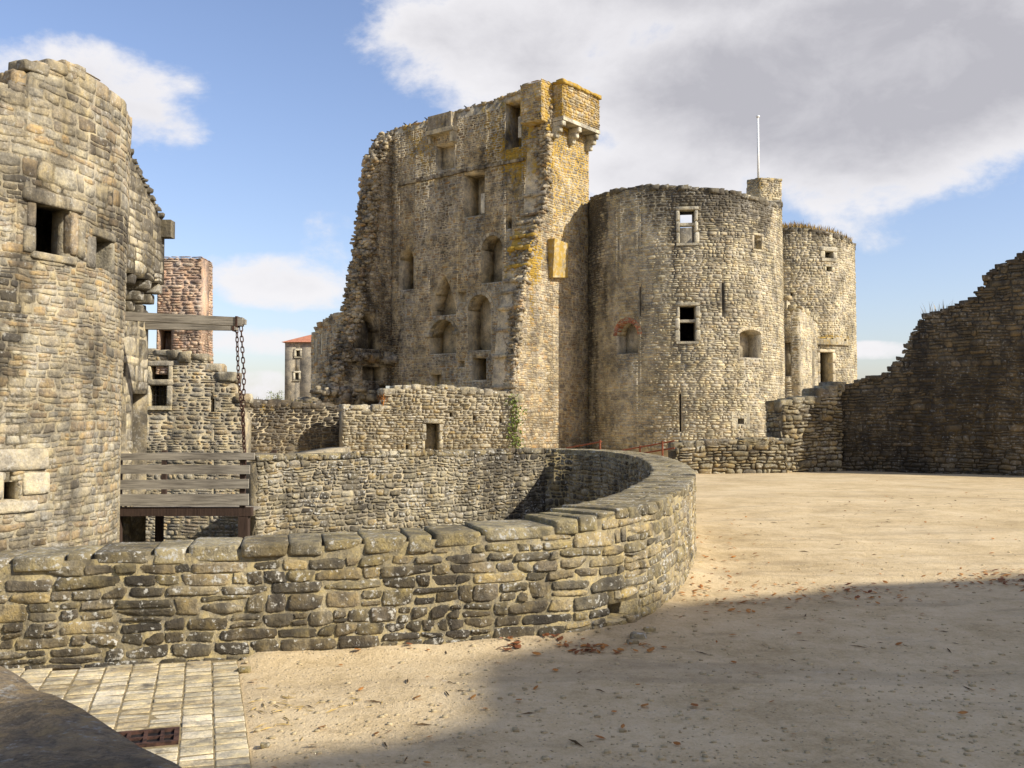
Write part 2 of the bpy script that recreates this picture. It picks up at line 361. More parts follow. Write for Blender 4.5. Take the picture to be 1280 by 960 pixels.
def core(surf, z0, top, thick, ops, du=.25, sub=.03, attrfn=None):
    us = set(np.arange(0, surf.p.len, du)) | {surf.p.len} | set(surf.p.u.tolist() if not surf.p.smooth else [])
    for o in ops:
        n = 2 if o['shape'] == 'rect' else 11
        us |= set(np.linspace(o['u0'], o['u1'], n))
    us = sorted(us); us = [u for i, u in enumerate(us) if i == 0 or u - us[i - 1] > 1e-4]; V = []; A = []; L_e = []; R_e = []
    for a, b in zip(us[:-1], us[1:]):
        act = sorted([o for o in ops if o['u0'] <= a + 2e-4 and o['u1'] >= b - 2e-4], key=lambda o: o['v0'])
        ta, tb = float(top(a)), float(top(b)); lo_a = lo_b = z0; iv = []
        for o in act:
            iv.append((lo_a, lo_b, min(o['v0'], ta), min(o['v0'], tb), 0))
            if o['depth'] and o['depth'] < thick: iv.append((o['v0'], o['v0'], min(vtop(o, a), ta), min(vtop(o, b), tb), o['depth']))
            lo_a, lo_b = vtop(o, a), vtop(o, b)
        iv.append((lo_a, lo_b, ta, tb, 0)); corner = False
        for (la, lb, ha, hb, dep) in iv:
            if ha - la < .01 and hb - lb < .01: continue
            ha = max(ha, la); hb = max(hb, lb); w0, w1 = -thick, -dep
            if not surf.p.smooth and len(surf.p.seg) > 1:
                da = np.abs(surf.p.u[1:-1] - a).min() < 1e-6; db = np.abs(surf.p.u[1:-1] - b).min() < 1e-6
                k_ = (.06 if surf.b else .006) if da else 1e-5; e_ = 1e-5; zz = .004 * int(np.searchsorted(surf.p.u, (a + b) / 2))
            else: k_ = e_ = zz = 0; da = db = False
            V.append(surf.pos(np.array([a + k_, b - e_, b - e_, a + k_] * 2), np.array([la, lb, lb, la, ha + zz, hb + zz, hb + zz, ha + zz]), np.array([w1, w1, w0, w0, w1, w1, w0, w0])))
            A.append(attrfn(np.array([a, b, b, a, a, b, b, a]), np.array([la, lb, lb, la, ha, hb, hb, ha])) if attrfn else np.tile((.5, 0, 0), (8, 1)))
            rk = lambda u_, l_, h_, c_: (round(u_, 5), round(l_, 4), round(h_, 4), dep) if not c_ else None
            L_e.append(rk(a, la, ha, da)); R_e.append(rk(b, lb, hb, db))
    V = np.array(V); n = len(V); ls, rs_ = set(L_e), set(R_e); F = []
    for i in range(n):                                   # faces between two neighbouring strips are left out
        q = 8 * i
        F += [(q, q + 3, q + 2, q + 1), (q + 4, q + 5, q + 6, q + 7), (q, q + 1, q + 5, q + 4), (q + 2, q + 3, q + 7, q + 6)]
        if R_e[i] is None or R_e[i] not in ls: F.append((q + 1, q + 2, q + 6, q + 5))
        if L_e[i] is None or L_e[i] not in rs_: F.append((q + 3, q, q + 4, q + 7))
    return V.reshape(-1, 3), np.array(F), np.array(A).reshape(-1, 3)

def tmpl_lo():
    o = [(-1, -.55), (-.6, -1), (.6, -1), (1, -.55), (1, .55), (.6, 1), (-.6, 1), (-1, .55)]
    V = [(a, b, 0) for a, b in o] + [(a * .80, b * .78, 1) for a, b in o] + [(0, 0, 1.08)]
    F = [(i, (i + 1) % 8, 8 + (i + 1) % 8) for i in range(8)] + [(i, 8 + (i + 1) % 8, 8 + i) for i in range(8)] + [(8 + i, 8 + (i + 1) % 8, 16) for i in range(8)]
    return np.array(V, float), np.array(F)
def tmpl_grid(nx, ny, sh=.90, rnd=.11):
    ax = [-1, -sh] + list(np.linspace(-sh, sh, nx - 2)[1:-1]) + [sh, 1]; ay = [-1, -sh * .95] + list(np.linspace(-sh * .95, sh * .95, ny - 2)[1:-1]) + [sh * .95, 1]
    V = []
    for j, b in enumerate(ay):
        for i, a in enumerate(ax):
            k = 1 - rnd * abs(a * b) ** 2.0; e = max(abs(a), abs(b) / .97)
            c = 0 if (i in (0, nx - 1) or j in (0, ny - 1)) else 1.0 - .22 * max(0, (e - .5) / .4) ** 3
            V.append((a * k, b * k, c))
    F = [(j * nx + i, j * nx + i + 1, (j + 1) * nx + i + 1, (j + 1) * nx + i) for j in range(ny - 1) for i in range(nx - 1)]
    return np.array(V), np.array(F)
TEMPL = {'lo': tmpl_lo(), 'mid': tmpl_grid(8, 6, .93, .09), 'hi': tmpl_grid(16, 11, .95, .08)}

def cells(u0, u1, v0, v1, h, l, rng, sizefn=None):
    out = []
    def split(a, b, c, d, k):
        r = rng.uniform(.75, 1.5)
        if (d - c) > 1.45 * h * r * k: m = c + (d - c) * rng.uniform(.36, .64); split(a, b, c, m, k); split(a, b, m, d, k)
        elif (b - a) > 1.5 * l * r * k: m = a + (b - a) * rng.uniform(.34, .66); split(a, m, c, d, k); split(m, b, c, d, k)
        else: out.append((a, b, c, d))
    v = v0
    while v < v1:
        k0 = sizefn(v) if sizefn else 1.0
        H = rng.choice((.62, .8, .95, 1.1, 1.3, 1.55)) * h * k0 * rng.uniform(.9, 1.1); u = u0 - rng.uniform(0, l)
        while u < u1:
            b = u + rng.choice((.45, .65, .85, 1.0, 1.2, 1.5, 1.9)) * l * k0 * rng.uniform(.85, 1.15); a_, b_, c_, d_ = max(u, u0), min(b, u1), v, min(v + H, v1)
            if b_ - a_ > .15 * l:
                r = rng.random()
                if H > .9 * h * k0 and r < .30: m = c_ + (d_ - c_) * rng.uniform(.35, .65); out.append((a_, b_, c_, m)); out.append((a_, b_, m, d_))
                elif H > 1.0 * h * k0 and r < .42 and b_ - a_ > l * .9:
                    m = c_ + (d_ - c_) * rng.uniform(.4, .6); q = a_ + (b_ - a_) * rng.uniform(.35, .65); out += [(a_, q, c_, m), (q, b_, c_, m), (a_, b_, m, d_)]
                else: out.append((a_, b_, c_, d_))
            u = b
        v += H
    return out
def clip(c, ops, mnu, mnv, jt):
    for o in ops:
        n = 1 if o['shape'] == 'rect' else 7
        e = np.linspace(o['u0'], o['u1'], n + 1)
        for a, b in zip(e[:-1], e[1:]):
            t = max(vtop(o, a), vtop(o, b)) if n > 1 else o['v1']
            a2, b2, c2, d2 = a - jt, b + jt, o['v0'] - jt, t + jt
            if c[1] <= a2 or c[0] >= b2 or c[3] <= c2 or c[2] >= d2: continue
            cand = [(c[0], min(c[1], a2), c[2], c[3]), (max(c[0], b2), c[1], c[2], c[3]), (c[0], c[1], c[2], min(c[3], c2)), (c[0], c[1], max(c[2], d2), c[3])]
            cand = [q for q in cand if q[1] - q[0] > mnu and q[3] - q[2] > mnv]
            if not cand: return None
            c = max(cand, key=lambda q: (q[1] - q[0]) * (q[3] - q[2]))
    return c

SEED = [1]
def lay_stones(root, surf, v0, v1, top, ops, h, l, mat, tmpl='lo', prot=(.015, .035), joint=.012, attrfn=None, urange=None, parts=300,
               minpx=10, view=(-350, 1650), name='stone', sizefn=None, rough=.25, visfn=None, warp=.35, keep=None):
    """Lays irregular stones on a face. The largest in the photo become objects, the rest one joined part."""
    SEED[0] += 1; rng = random.Random(SEED[0]); nr = np.random.RandomState(SEED[0])
    u0, u1 = urange or (0, surf.p.len); C = []
    for c in cells(u0, u1, v0, v1, h, l, rng, sizefn):
        um = (c[0] + c[1]) / 2
        if top is not None and (c[2] * .35 + c[3] * .65) > float(top(um)): continue
        if keep is not None and not keep(um, (c[2] + c[3]) / 2): continue
        c = clip(c, ops, l * .22, h * .3, joint * .5)
        if c: C.append(c)
    if not C: return None
    C = np.array(C); um = (C[:, 0] + C[:, 1]) / 2; vm = (C[:, 2] + C[:, 3]) / 2
    ctr = surf.pos(um, vm, 0.0); px, py, f = project(ctr)
    nn = surf.p.nrm(um) * surf.sign; toc = -ctr[:, :2]; toc /= np.linalg.norm(toc, axis=1)[:, None]; fac = (nn * toc).sum(1)
    ok = (px > view[0]) & (px < view[1]) & (fac > -.35) & (py > -300) & (py < 1500)
    C = C[ok]; um, vm, px, py, f, fac = (q[ok] for q in (um, vm, px, py, f, fac)); S = len(C)
    if S == 0: return None
    T, F = TEMPL[tmpl]; K = len(T)
    # bilinear quad with jittered corners, shared smooth warp
    jc = nr.uniform(-1, 1, (S, 4, 2)) * np.array([h * .13, h * .11])
    g = joint * nr.uniform(.25, .55, S)
    a = T[None, :, 0]; b = T[None, :, 1]
    wa = ((1 - a) * (1 - b) / 4, (1 + a) * (1 - b) / 4, (1 + a) * (1 + b) / 4, (1 - a) * (1 + b) / 4)
    cu = np.stack([C[:, 0] + g, C[:, 1] - g, C[:, 1] - g, C[:, 0] + g], 1) + jc[..., 0]
    cvv = np.stack([C[:, 2] + g, C[:, 2] + g, C[:, 3] - g, C[:, 3] - g], 1) + jc[..., 1]
    U = sum(w_ * cu[:, i:i + 1] for i, w_ in enumerate(wa)); V = sum(w_ * cvv[:, i:i + 1] for i, w_ in enumerate(wa))
    k_ = (1.0 if not ops else .5) * warp / .35
    V0, U0 = V, U
    V = V + k_ * (.45 * h * vnoise(U0 / (l * 5), V0 / (h * 6)) + .20 * h * vnoise(U0 / (l * .75), V0 / (h * 1.1) + 7)); U = U + k_ * (.2 * l * vnoise(U0 / (l * 3) + 40, V0 / (h * 6)) + .13 * l * vnoise(U0 / (l * .9) + 3, V0 / (h * .8)))
    p = nr.uniform(prot[0], prot[1], S)[:, None]; tx = nr.uniform(-.3, .3, (S, 2))
    rel = T[None, :, 2]; nz = nr.uniform(-1, 1, (S, K)) * rough
    big = vnoise(U * 9 + 3, V * 11) * .5 + vnoise(U * 23, V * 26 + 9) * .3
    Wd = np.where(rel > 0, p * (rel + tx[:, :1] * a + tx[:, 1:] * b + nz + big * rough * 2.0), -.03)
    if tmpl != 'lo':
        for _ in range(4):                               # chipped, angular faces
            an = nr.uniform(0, 6.28, S)[:, None]; t_ = nr.uniform(.15, .75, S)[:, None]; sl_ = nr.uniform(.5, 2.4, S)[:, None]
            lim = p * (1.2 + nr.uniform(-.2, .2, S)[:, None] - sl_ * np.maximum(0, a * np.cos(an) + b * np.sin(an) - t_) + nz * .4)
            Wd = np.where(rel > 0, np.minimum(Wd, lim), Wd)
        U = U + nr.uniform(-1, 1, (S, K)) * joint * .35 * (rel > 0) + 0; V = V + nr.uniform(-1, 1, (S, K)) * joint * .35
    U = np.clip(U, 1e-4, surf.p.len - 1e-4)
    P = surf.pos(U, V, Wd)
    if surf.sign < 0: F = F[:, ::-1]
    base = np.zeros((S, K, 3)); base[..., 0] = nr.uniform(0, 1, S)[:, None]
    if attrfn is not None:
        q = attrfn(um, vm); base[..., 1] = q[:, 1][:, None] + nr.uniform(-.12, .12, S)[:, None]; base[..., 2] = q[:, 2][:, None]
    wpx = np.maximum((C[:, 1] - C[:, 0]) * np.abs(fac), C[:, 3] - C[:, 2]) * FPX / f
    inview = (px > -10) & (px < 1290) & (py > 0) & (py < 960) & (fac > .05)
    if visfn is not None: inview &= np.array([visfn(x, y) for x, y in zip(px, py)])
    area = (C[:, 1] - C[:, 0]) * np.abs(fac) * (C[:, 3] - C[:, 2]) / f ** 2
    cand = np.where(inview & (wpx >= minpx))[0]; cand = cand[np.argsort(-area[cand])][:parts]
    single = np.zeros(S, bool); single[cand] = True
    for i in cand:
        ce = P[i].mean(0); link(name, np_mesh(name, P[i] - ce, F, base[i], tmpl != 'lo'), mat, root, ce)
    rest = np.where(~single)[0]
    if len(rest):
        FF = (F[None] + K * np.arange(len(rest))[:, None, None]).reshape(-1, F.shape[1])
        org = np.array(root.location)
        o = link('small_stones', np_mesh('small_stones', P[rest].reshape(-1, 3) - org, FF, base[rest].reshape(-1, 3), tmpl != 'lo'), mat, root, org)
        o['kind'] = 'stuff'
    return S, len(cand)

def block_tmpl(n, ex=6.0, pw=.75):
    """surface of a rounded cuboid as an n x n x n lattice, coordinates -1..1"""
    ix = {}; V = []; F = []
    def vid(i, j, k):
        if (i, j, k) not in ix:
            ix[(i, j, k)] = len(V); p = np.array([i, j, k]) * 2.0 / (n - 1) - 1
            p = np.sign(p) * np.abs(p) ** pw; r = (np.abs(p) ** ex).sum() ** (1 / ex); m = np.abs(p).max(); V.append(p * (m / max(r, 1e-6)))
        return ix[(i, j, k)]
    m = n - 1
    for a in range(m):
        for b in range(m):
            F += [(vid(a, b, 0), vid(a, b + 1, 0), vid(a + 1, b + 1, 0), vid(a + 1, b, 0)), (vid(a, b, m), vid(a + 1, b, m), vid(a + 1, b + 1, m), vid(a, b + 1, m)),
                  (vid(a, 0, b), vid(a + 1, 0, b), vid(a + 1, 0, b + 1), vid(a, 0, b + 1)), (vid(a, m, b), vid(a, m, b + 1), vid(a + 1, m, b + 1), vid(a + 1, m, b)),
                  (vid(0, a, b), vid(0, a, b + 1), vid(0, a + 1, b + 1), vid(0, a + 1, b)), (vid(m, a, b), vid(m, a + 1, b), vid(m, a + 1, b + 1), vid(m, a, b + 1))]
    return np.array(V), np.array(F)
BT = {3: block_tmpl(3, 14), 4: block_tmpl(4, 12, .5), 6: block_tmpl(6, 14, .45), 9: block_tmpl(9, 12, .5), 'flat': block_tmpl(4, 40, .10), 16: block_tmpl(16, 14, .6)}
BR = np.random.RandomState(99)
def block_pts(c, ex, ey, ez, n=4, jit=.05):
    T, F = BT[n]; R = BR
    sk = 1 + R.uniform(-jit, jit, (2, 2, 2, 3)) * 1.5
    q = T.copy()
    for d in range(3):
        w = 0
        for i in (0, 1):
            for j in (0, 1):
                for k in (0, 1):
                    w = w + sk[i, j, k, d] * (1 + (2 * i - 1) * T[:, 0]) * (1 + (2 * j - 1) * T[:, 1]) * (1 + (2 * k - 1) * T[:, 2]) / 8
        q[:, d] = T[:, d] * w
    s = min(np.linalg.norm(ex), np.linalg.norm(ey), np.linalg.norm(ez))
    P = np.array(c) + q[:, :1] * ex + q[:, 1:2] * ey + q[:, 2:] * ez + R.uniform(-1, 1, q.shape) * jit * s * (1 if n in (3, 4) else .5)
    return P, F
def block(name, c, ex, ey, ez, mat, parent, n=4, jit=.05, attr=(0, 0), smooth=True):
    P, F = block_pts(c, np.array(ex, float), np.array(ey, float), np.array(ez, float), n, jit); ce = P.mean(0)
    A = np.tile((BR.uniform(0, 1), attr[0], attr[1]), (len(P), 1)); return link(name, np_mesh(name, P - ce, F, A, smooth), mat, parent, ce)
def blocks_stuff(name, lst, mat, parent, n=3, jit=.17):
    Vs, Fs, As = [], [], []; b = 0
    for (c, ex, ey, ez, at_) in lst:
        Rm = np.array(Matrix.Rotation(BR.uniform(-.3, .3), 3, 'X') @ Matrix.Rotation(BR.uniform(-.3, .3), 3, 'Y') @ Matrix.Rotation(BR.uniform(-.5, .5), 3, 'Z'))
        if name == 'broken_masonry': ex, ey, ez = Rm @ np.array(ex, float), Rm @ np.array(ey, float), Rm @ np.array(ez, float) * BR.uniform(.8, 1.7)
        P, F = block_pts(c, np.array(ex, float), np.array(ey, float), np.array(ez, float), n, jit); Vs.append(P); Fs.append(F + b); b += len(P)
        As.append(np.tile((BR.uniform(0, 1), at_[0], at_[1]), (len(P), 1)))
    org = np.array(parent.location)
    o = link(name, np_mesh(name, np.vstack(Vs) - org, np.vstack(Fs), np.vstack(As), False), mat, parent, org); o['kind'] = 'stuff'; return o

def top_rubble(root, surf, top, thick, size, mat, u0=None, u1=None, across=2, attr=(.1, 0), attrfn=None, single=0, minpx=10):
    """irregular stones along a broken wall top"""
    u0 = 0 if u0 is None else u0; u1 = surf.p.len if u1 is None else u1; u = u0; lst = []; R = BR
    while u < u1 - size * .3:
        ln = size * R.uniform(.6, 1.5); um = min(u + ln / 2, u1)
        for k in range(across):
            w = -thick * (k + .5) / across + R.uniform(-.05, .05) * thick; hh = size * R.uniform(.25, .5)
            z = float(top(um)) - hh * .35; c = surf.pos(um, z, w); t = np.append(surf.p.tan(um), 0); nrm = np.append(surf.p.nrm(um), 0)
            a = attr
            if attrfn is not None: q = attrfn(np.array([um]), np.array([z]))[0]; a = (q[1], q[2])
            lst.append((c, t * ln * .55, nrm * thick / across * .56, np.array([0, 0, hh]), a))
        u += ln * .92
    pr = []
    for i, (c, ex, ey, ez, a) in enumerate(lst):
        px, py, f = project(c); pr.append(np.linalg.norm(ex) * 2 * FPX / f if -10 < px < 1290 and 0 < py < 960 else 0)
    order = np.argsort(-np.array(pr)); k = [i for i in order if pr[i] >= minpx][:single]
    for i in k: c, ex, ey, ez, a = lst[i]; block('top_stone', c, ex, ey, ez, mat, root, 4, .1, a)
    rest = [lst[i] for i in range(len(lst)) if i not in set(k)]
    if rest: blocks_stuff('top_rubble', rest, mat, root)

def sbox(mb, s, u0, u1, v0, v1, w0, w1, attr=(.5, 0, 0)):
    mb.hexa(s.pos(np.array([u0, u1, u1, u0, u0, u1, u1, u0]), np.array([v0, v0, v0, v0, v1, v1, v1, v1]), np.array([w1, w1, w0, w0, w1, w1, w0, w0])), attr)
def sblock(name, s, u0, u1, v0, v1, w0, w1, mat, parent, attr=(0, 0), jit=.025, n=4):
    um = (u0 + u1) / 2; t = np.append(s.p.tan(um), 0); nn = np.append(s.p.nrm(um), 0)
    return block(name, s.pos(um, (v0 + v1) / 2, (w0 + w1) / 2), t * (u1 - u0) / 2, nn * (w1 - w0) / 2, (0, 0, (v1 - v0) / 2), mat, parent, n, jit, attr)
def end_face(root, s, u, thick, v0, v1, h, l, mat, left=True, dark=0.0, li=0.0, prot=(.01, .04), top=None):
    p0, p1 = s.pos(u, 0.0, -thick)[:2], s.pos(u, 0.0, 0.0)[:2]
    if not left: p0, p1 = p1, p0
    e = Surf(Path([tuple(p0), tuple(p1)])); lay_stones(root, e, v0, v1, lambda q: v1, [], h, l, mat, 'lo', prot, .016, attrfn=lambda a, b: A3(len(a), .5, dark, li), parts=20)
def frame(root, s, o, wd, proud, back, mat, transom=None, mullion=None, sill=True, bars=None, name='window_frame'):
    R = BR
    fr = sblock(name, s, o['u0'] - wd * 1.3, o['u1'] + wd * 1.3, o['v1'] - .012, o['v1'] + wd * 1.1, back, proud, mat, root)
    z = np.linspace(o['v0'], o['v1'], max(2, int((o['v1'] - o['v0']) / .45) + 1))
    for sgn, ue in ((-1, o['u0']), (1, o['u1'])):
        for a, b in zip(z[:-1], z[1:]):
            e = wd * R.uniform(.85, 1.5); lo, hi = (ue - e, ue + .012) if sgn < 0 else (ue - .012, ue + e)
            sblock('jamb_stone', s, lo, hi, a + .004, b - .004, back, proud * R.uniform(.7, 1.1), mat, fr)
    if sill: m2 = MB(); sbox(m2, s, o['u0'] - wd * .9, o['u1'] + wd * .9, o['v0'] - wd * .7, o['v0'] + .012, back, proud + .03); m2.build('sill', mat, fr)
    if transom: m2 = MB(); zt = o['v0'] + (o['v1'] - o['v0']) * transom; sbox(m2, s, o['u0'] - .01, o['u1'] + .01, zt - .06, zt + .06, back, -.05); m2.build('transom', mat, fr)
    if bars:
        for i in range(bars[0]): m2 = MB(); uu = o['u0'] + (o['u1'] - o['u0']) * (i + 1) / (bars[0] + 1); m2.tube([s.pos(uu, o['v0'], -.12), s.pos(uu, o['v0'] + (o['v1'] - o['v0']) * bars[2], -.12)], .012, 6); m2.build('grille_bar', 'iron', fr)
        for i in range(bars[1]): m2 = MB(); vv = o['v0'] + (o['v1'] - o['v0']) * bars[2] * (i + 1) / (bars[1] + 1); m2.tube([s.pos(o['u0'], vv, -.12), s.pos(o['u1'], vv, -.12)], .012, 6); m2.build('grille_bar', 'iron', fr)
    return fr
def voussoirs(root, s, o, depth, mat, proud=.03, n=9, name='arch_stone', a_attr=(0, 0)):
    hw = (o['u1'] - o['u0']) / 2; um = (o['u0'] + o['u1']) / 2; r = min(hw, (o['v1'] - o['v0']) * .5) if o['shape'] == 'arch' else hw
    vs = o['v1'] - r if o['shape'] == 'arch' else o['v1'] - .3 * hw
    ry = r if o['shape'] == 'arch' else .3 * hw
    for i in range(n):
        mb = MB(); a0, a1 = math.pi * (i + .06) / n, math.pi * (i + .94) / n; c8 = []
        for w in (-.25, proud * BR.uniform(.5, 1.2)):
            for (a, k) in ((a0, 0), (a1, 0), (a1, depth), (a0, depth)):
                c8.append(s.pos(um - (hw + k) * math.cos(a), vs + (ry + k) * math.sin(a), w))
        mb.hexa(c8, (BR.uniform(), *a_attr)); mb.build(name, mat, root)

def wall(name, label, cat, path, z0, top, thick, ops, h, l, mat, mmat, batter=0.0, stone_v0=None, attrfn=None, smooth_core=False, du=.25,
         back=False, root=None, core_drop=.06, surf=None, group=None, **kw):
    s = surf or Surf(path, batter, z0)
    if root is None:
        m = s.p.xy(s.p.len / 2); root = thing(name, label, cat, (float(m[0]), float(m[1]), z0), group)
    ctop = lambda u: float(top(u)) - core_drop
    V, F, A = core(s, z0, ctop, thick, ops, du, attrfn=attrfn)
    org = np.array(root.location); link('wall_core', np_mesh('wall_core', V - org, F, A), mmat, root, org)
    if h:
        vmax = max(float(top(u)) for u in np.linspace(0, s.p.len, 200))
        lay_stones(root, s, z0 if stone_v0 is None else stone_v0, vmax, top, ops, h, l, mat, attrfn=attrfn, **kw)
    return root, s
def A3(n, r=.5, d=0.0, y=0.0):
    q = np.zeros((n, 3)); q[:, 0] = r; q[:, 1] = d; q[:, 2] = y; return q
def blob(px, py, cx, cy, rx, ry):
    return np.clip(1 - np.sqrt(((px - cx) / rx) ** 2 + ((py - cy) / ry) ** 2), 0, 1)

# ================================================================== THE SETTING
RING_O = [(-9.5, 5.55), (-6, 6.05), (-3.3, 6.45), (-1.83, 6.73), (-.79, 6.98), (0, 7.18), (.62, 7.45), (1.10, 8.05), (1.52, 9.2), (1.88, 10.6), (2.2, 12.1), (2.5, 14.2),
          (2.70, 16.8), (2.68, 19.3), (2.35, 21.4), (1.6, 22.7), (.72, 23.15)]
ring_path = Path(RING_O, smooth=True); RT = .52
DITCH = [(-4.7, 18.4), (.75, 22.55)]
def inpoly(x, y, poly):
    r = np.zeros(np.shape(x), bool); n = len(poly)
    for i in range(n):
        (x0, y0), (x1, y1) = poly[i], poly[(i + 1) % n]
        if y0 == y1: continue
        c = ((y0 > y) != (y1 > y)) & (x < (x1 - x0) * (y - y0) / (y1 - y0) + x0); r ^= c
    return r
us = np.linspace(0, ring_path.len, 160); ringc = ring_path.xy(us) - ring_path.nrm(us) * RT * .5
hole = [tuple(p) for p in ringc] + [(.5, 22.6), (-4.5, 18.75), (-4.5, 26.1), (-16, 26.1), (-16, 5.0)]
PV_O = np.array([-1.78, 6.56]); PV_D = np.array([.293, -.956]); PV_P = np.array([-.956, -.293])
def ground_z(x, y):
    z = .014 * vnoise(x * .8, y * .8) + .008 * vnoise(x * 2.3 + 5, y * 2.3) + .007 * vnoise(x * 3.7, y * 3.7 + 3) + .004 * vnoise(x * 6.5 + 2, y * 6.5)
    d = np.stack([x - PV_O[0], y - PV_O[1]], -1); a = d @ PV_P; b = d @ PV_D
    pv = (a > .02) & (a < 3.2) & (b > -.6) & (b < 3.4)
    # sand drifted up against the foot of the curved wall
    pth = ring_path.xy(us); dist = np.sqrt(((np.stack([x, y], -1)[..., None, :] - pth) ** 2).sum(-1)).min(-1)
    z = z + .05 * np.exp(-(dist / .16) ** 2) * (x > -1.8)
    return np.where(pv, -.022 + z * .2, z + .006)
st = .10; gx = np.arange(-16, 26.01, st); gy = np.arange(-6, 34.01, st); GX, GY = np.meshgrid(gx, gy)
Zg = np.zeros_like(GX); nearm = (GY < 20)
Zg[nearm] = ground_z(GX[nearm], GY[nearm]); Zg[~nearm] = .014 * vnoise(GX[~nearm] * .8, GY[~nearm] * .8)
edge = (np.minimum(np.minimum(GX - gx[0], gx[-1] - GX), np.minimum(GY - gy[0], gy[-1] - GY)) < st * .5); Zg[edge] = 0
V = np.stack([GX, GY, Zg], -1).reshape(-1, 3); nx = len(gx)
I, J = np.meshgrid(np.arange(len(gy) - 1), np.arange(nx - 1), indexing='ij'); cx_ = GX[:-1, :-1] + st / 2; cy_ = GY[:-1, :-1] + st / 2
ok = ~inpoly(cx_, cy_, hole); b = (I * nx + J)[ok]
F = np.stack([b, b + 1, b + nx + 1, b + nx], -1)
x0, x1, y0, y1 = gx[0], gx[-1], gy[0], gy[-1]; far = np.array([(-900, -300, 0), (900, -300, 0), (900, 1500, 0), (-900, 1500, 0), (x0, y0, 0), (x1, y0, 0), (x1, y1, 0), (x0, y1, 0)]); k = len(V)
F = np.vstack([F, k + np.array([(0, 1, 5, 4), (1, 2, 6, 5), (2, 3, 7, 6), (3, 0, 4, 7)])])
tag(link('ground', np_mesh('ground', np.vstack([V, far]), F, None, True), 'ground'), kind='structure')
mb = MB(); mb.quadmesh([(-16.5, 4.5, -3), (4, 4.5, -3), (4, 27, -3), (-16.5, 27, -3)], [(0, 1, 2, 3)]); tag(mb.build('ditch_floor', 'ditch_ground'), kind='structure')

# pavement of small setts with a drain
pave = bpy.data.objects.new('pavement', None); COL.objects.link(pave); pave.location = (-2.4, 5.4, 0); pave['kind'] = 'structure'
prng = random.Random(5); GR = (gz(233, 922)[:2], .40, .24)          # grate: right-hand middle, length, width
bedm = MB(); bed = [PV_O + PV_D * -.2, PV_O + PV_D * 2.9, PV_O + PV_D * 2.9 + PV_P * 2.6, PV_O + PV_D * -.2 + PV_P * 2.6]
bedm.quadmesh([(p[0], p[1], .0065) for p in bed], [(0, 1, 2, 3)], (.2, .30, 0)); bedm.build('joint_sand', 'joint_dirt', pave)
GR = (GR[0], .481, .24); gb = float((np.array(GR[0]) - PV_O) @ PV_D); gc = PV_O + PV_D * gb + PV_P * (.326 + .2445)
def ring_front_y(x): return float(np.interp(x, ring_path.P[:40, 0], ring_path.P[:40, 1])) if x < .5 else 99
npv = 0
for i in range(15):
    wd = .163; s = -.55 - prng.uniform(0, .1)
    while s < 2.75:
        ln = prng.choice((.075, .085, .095, .11, .13)); c = PV_O + PV_D * (s + ln / 2) + PV_P * (i + .5) * wd
        q = c - gc; a, b2 = abs(q @ PV_P), abs(q @ PV_D)
        if c[1] < ring_front_y(c[0]) - .02 and not (a < GR[1] / 2 + wd * .38 and b2 < GR[2] / 2 + ln * .35) and c[1] > 3.6:
            block('paver', (c[0], c[1], -.018 + prng.uniform(-.002, .002)), [*(PV_P * (wd / 2 - .005)), prng.uniform(-.002, .002)], [*(PV_D * (ln / 2 - .0105)), prng.uniform(-.002, .002)], (0, 0, .028), 'paver_stone', pave, 'flat', .03, (prng.uniform(-.1, .12), 0)); npv += 1
        s += ln
dg = thing('drain_grate', 'small rusty iron grating set into the pale paved strip', 'drain grate', (gc[0], gc[1], .0))
P3 = np.array([*PV_P, 0]); D3 = np.array([*PV_D, 0]); gc3 = np.array([gc[0], gc[1], .010]); hl, hw = GR[1] / 2, GR[2] / 2
m = MB()
for sg in (-1, 1):
    m.box(gc3 + D3 * sg * (hw - .012), P3 * hl, D3 * .012, (0, 0, .014)); m.box(gc3 + P3 * sg * (hl - .012), P3 * .012, D3 * (hw - .024), (0, 0, .0135))
m.build('frame', 'rust', dg)
for k in range(1, 6):
    m = MB(); m.box(gc3 + P3 * (-hl + 2 * hl * k / 6), P3 * .009, D3 * (hw - .024), (0, 0, .012)); m.build('bar', 'rust', dg)
m = MB(); m.box(gc3, P3 * (hl - .024), D3 * .008, (0, 0, .0115)); m.build('bar', 'rust', dg)
m = MB(); m.box(gc3 - np.array([0, 0, .0022]), P3 * (hl - .01), D3 * (hw - .01), (0, 0, .0008)); m.build('dark_sheet', 'iron', dg)  # thin dark sheet stands in for the shaded hollow under the bars

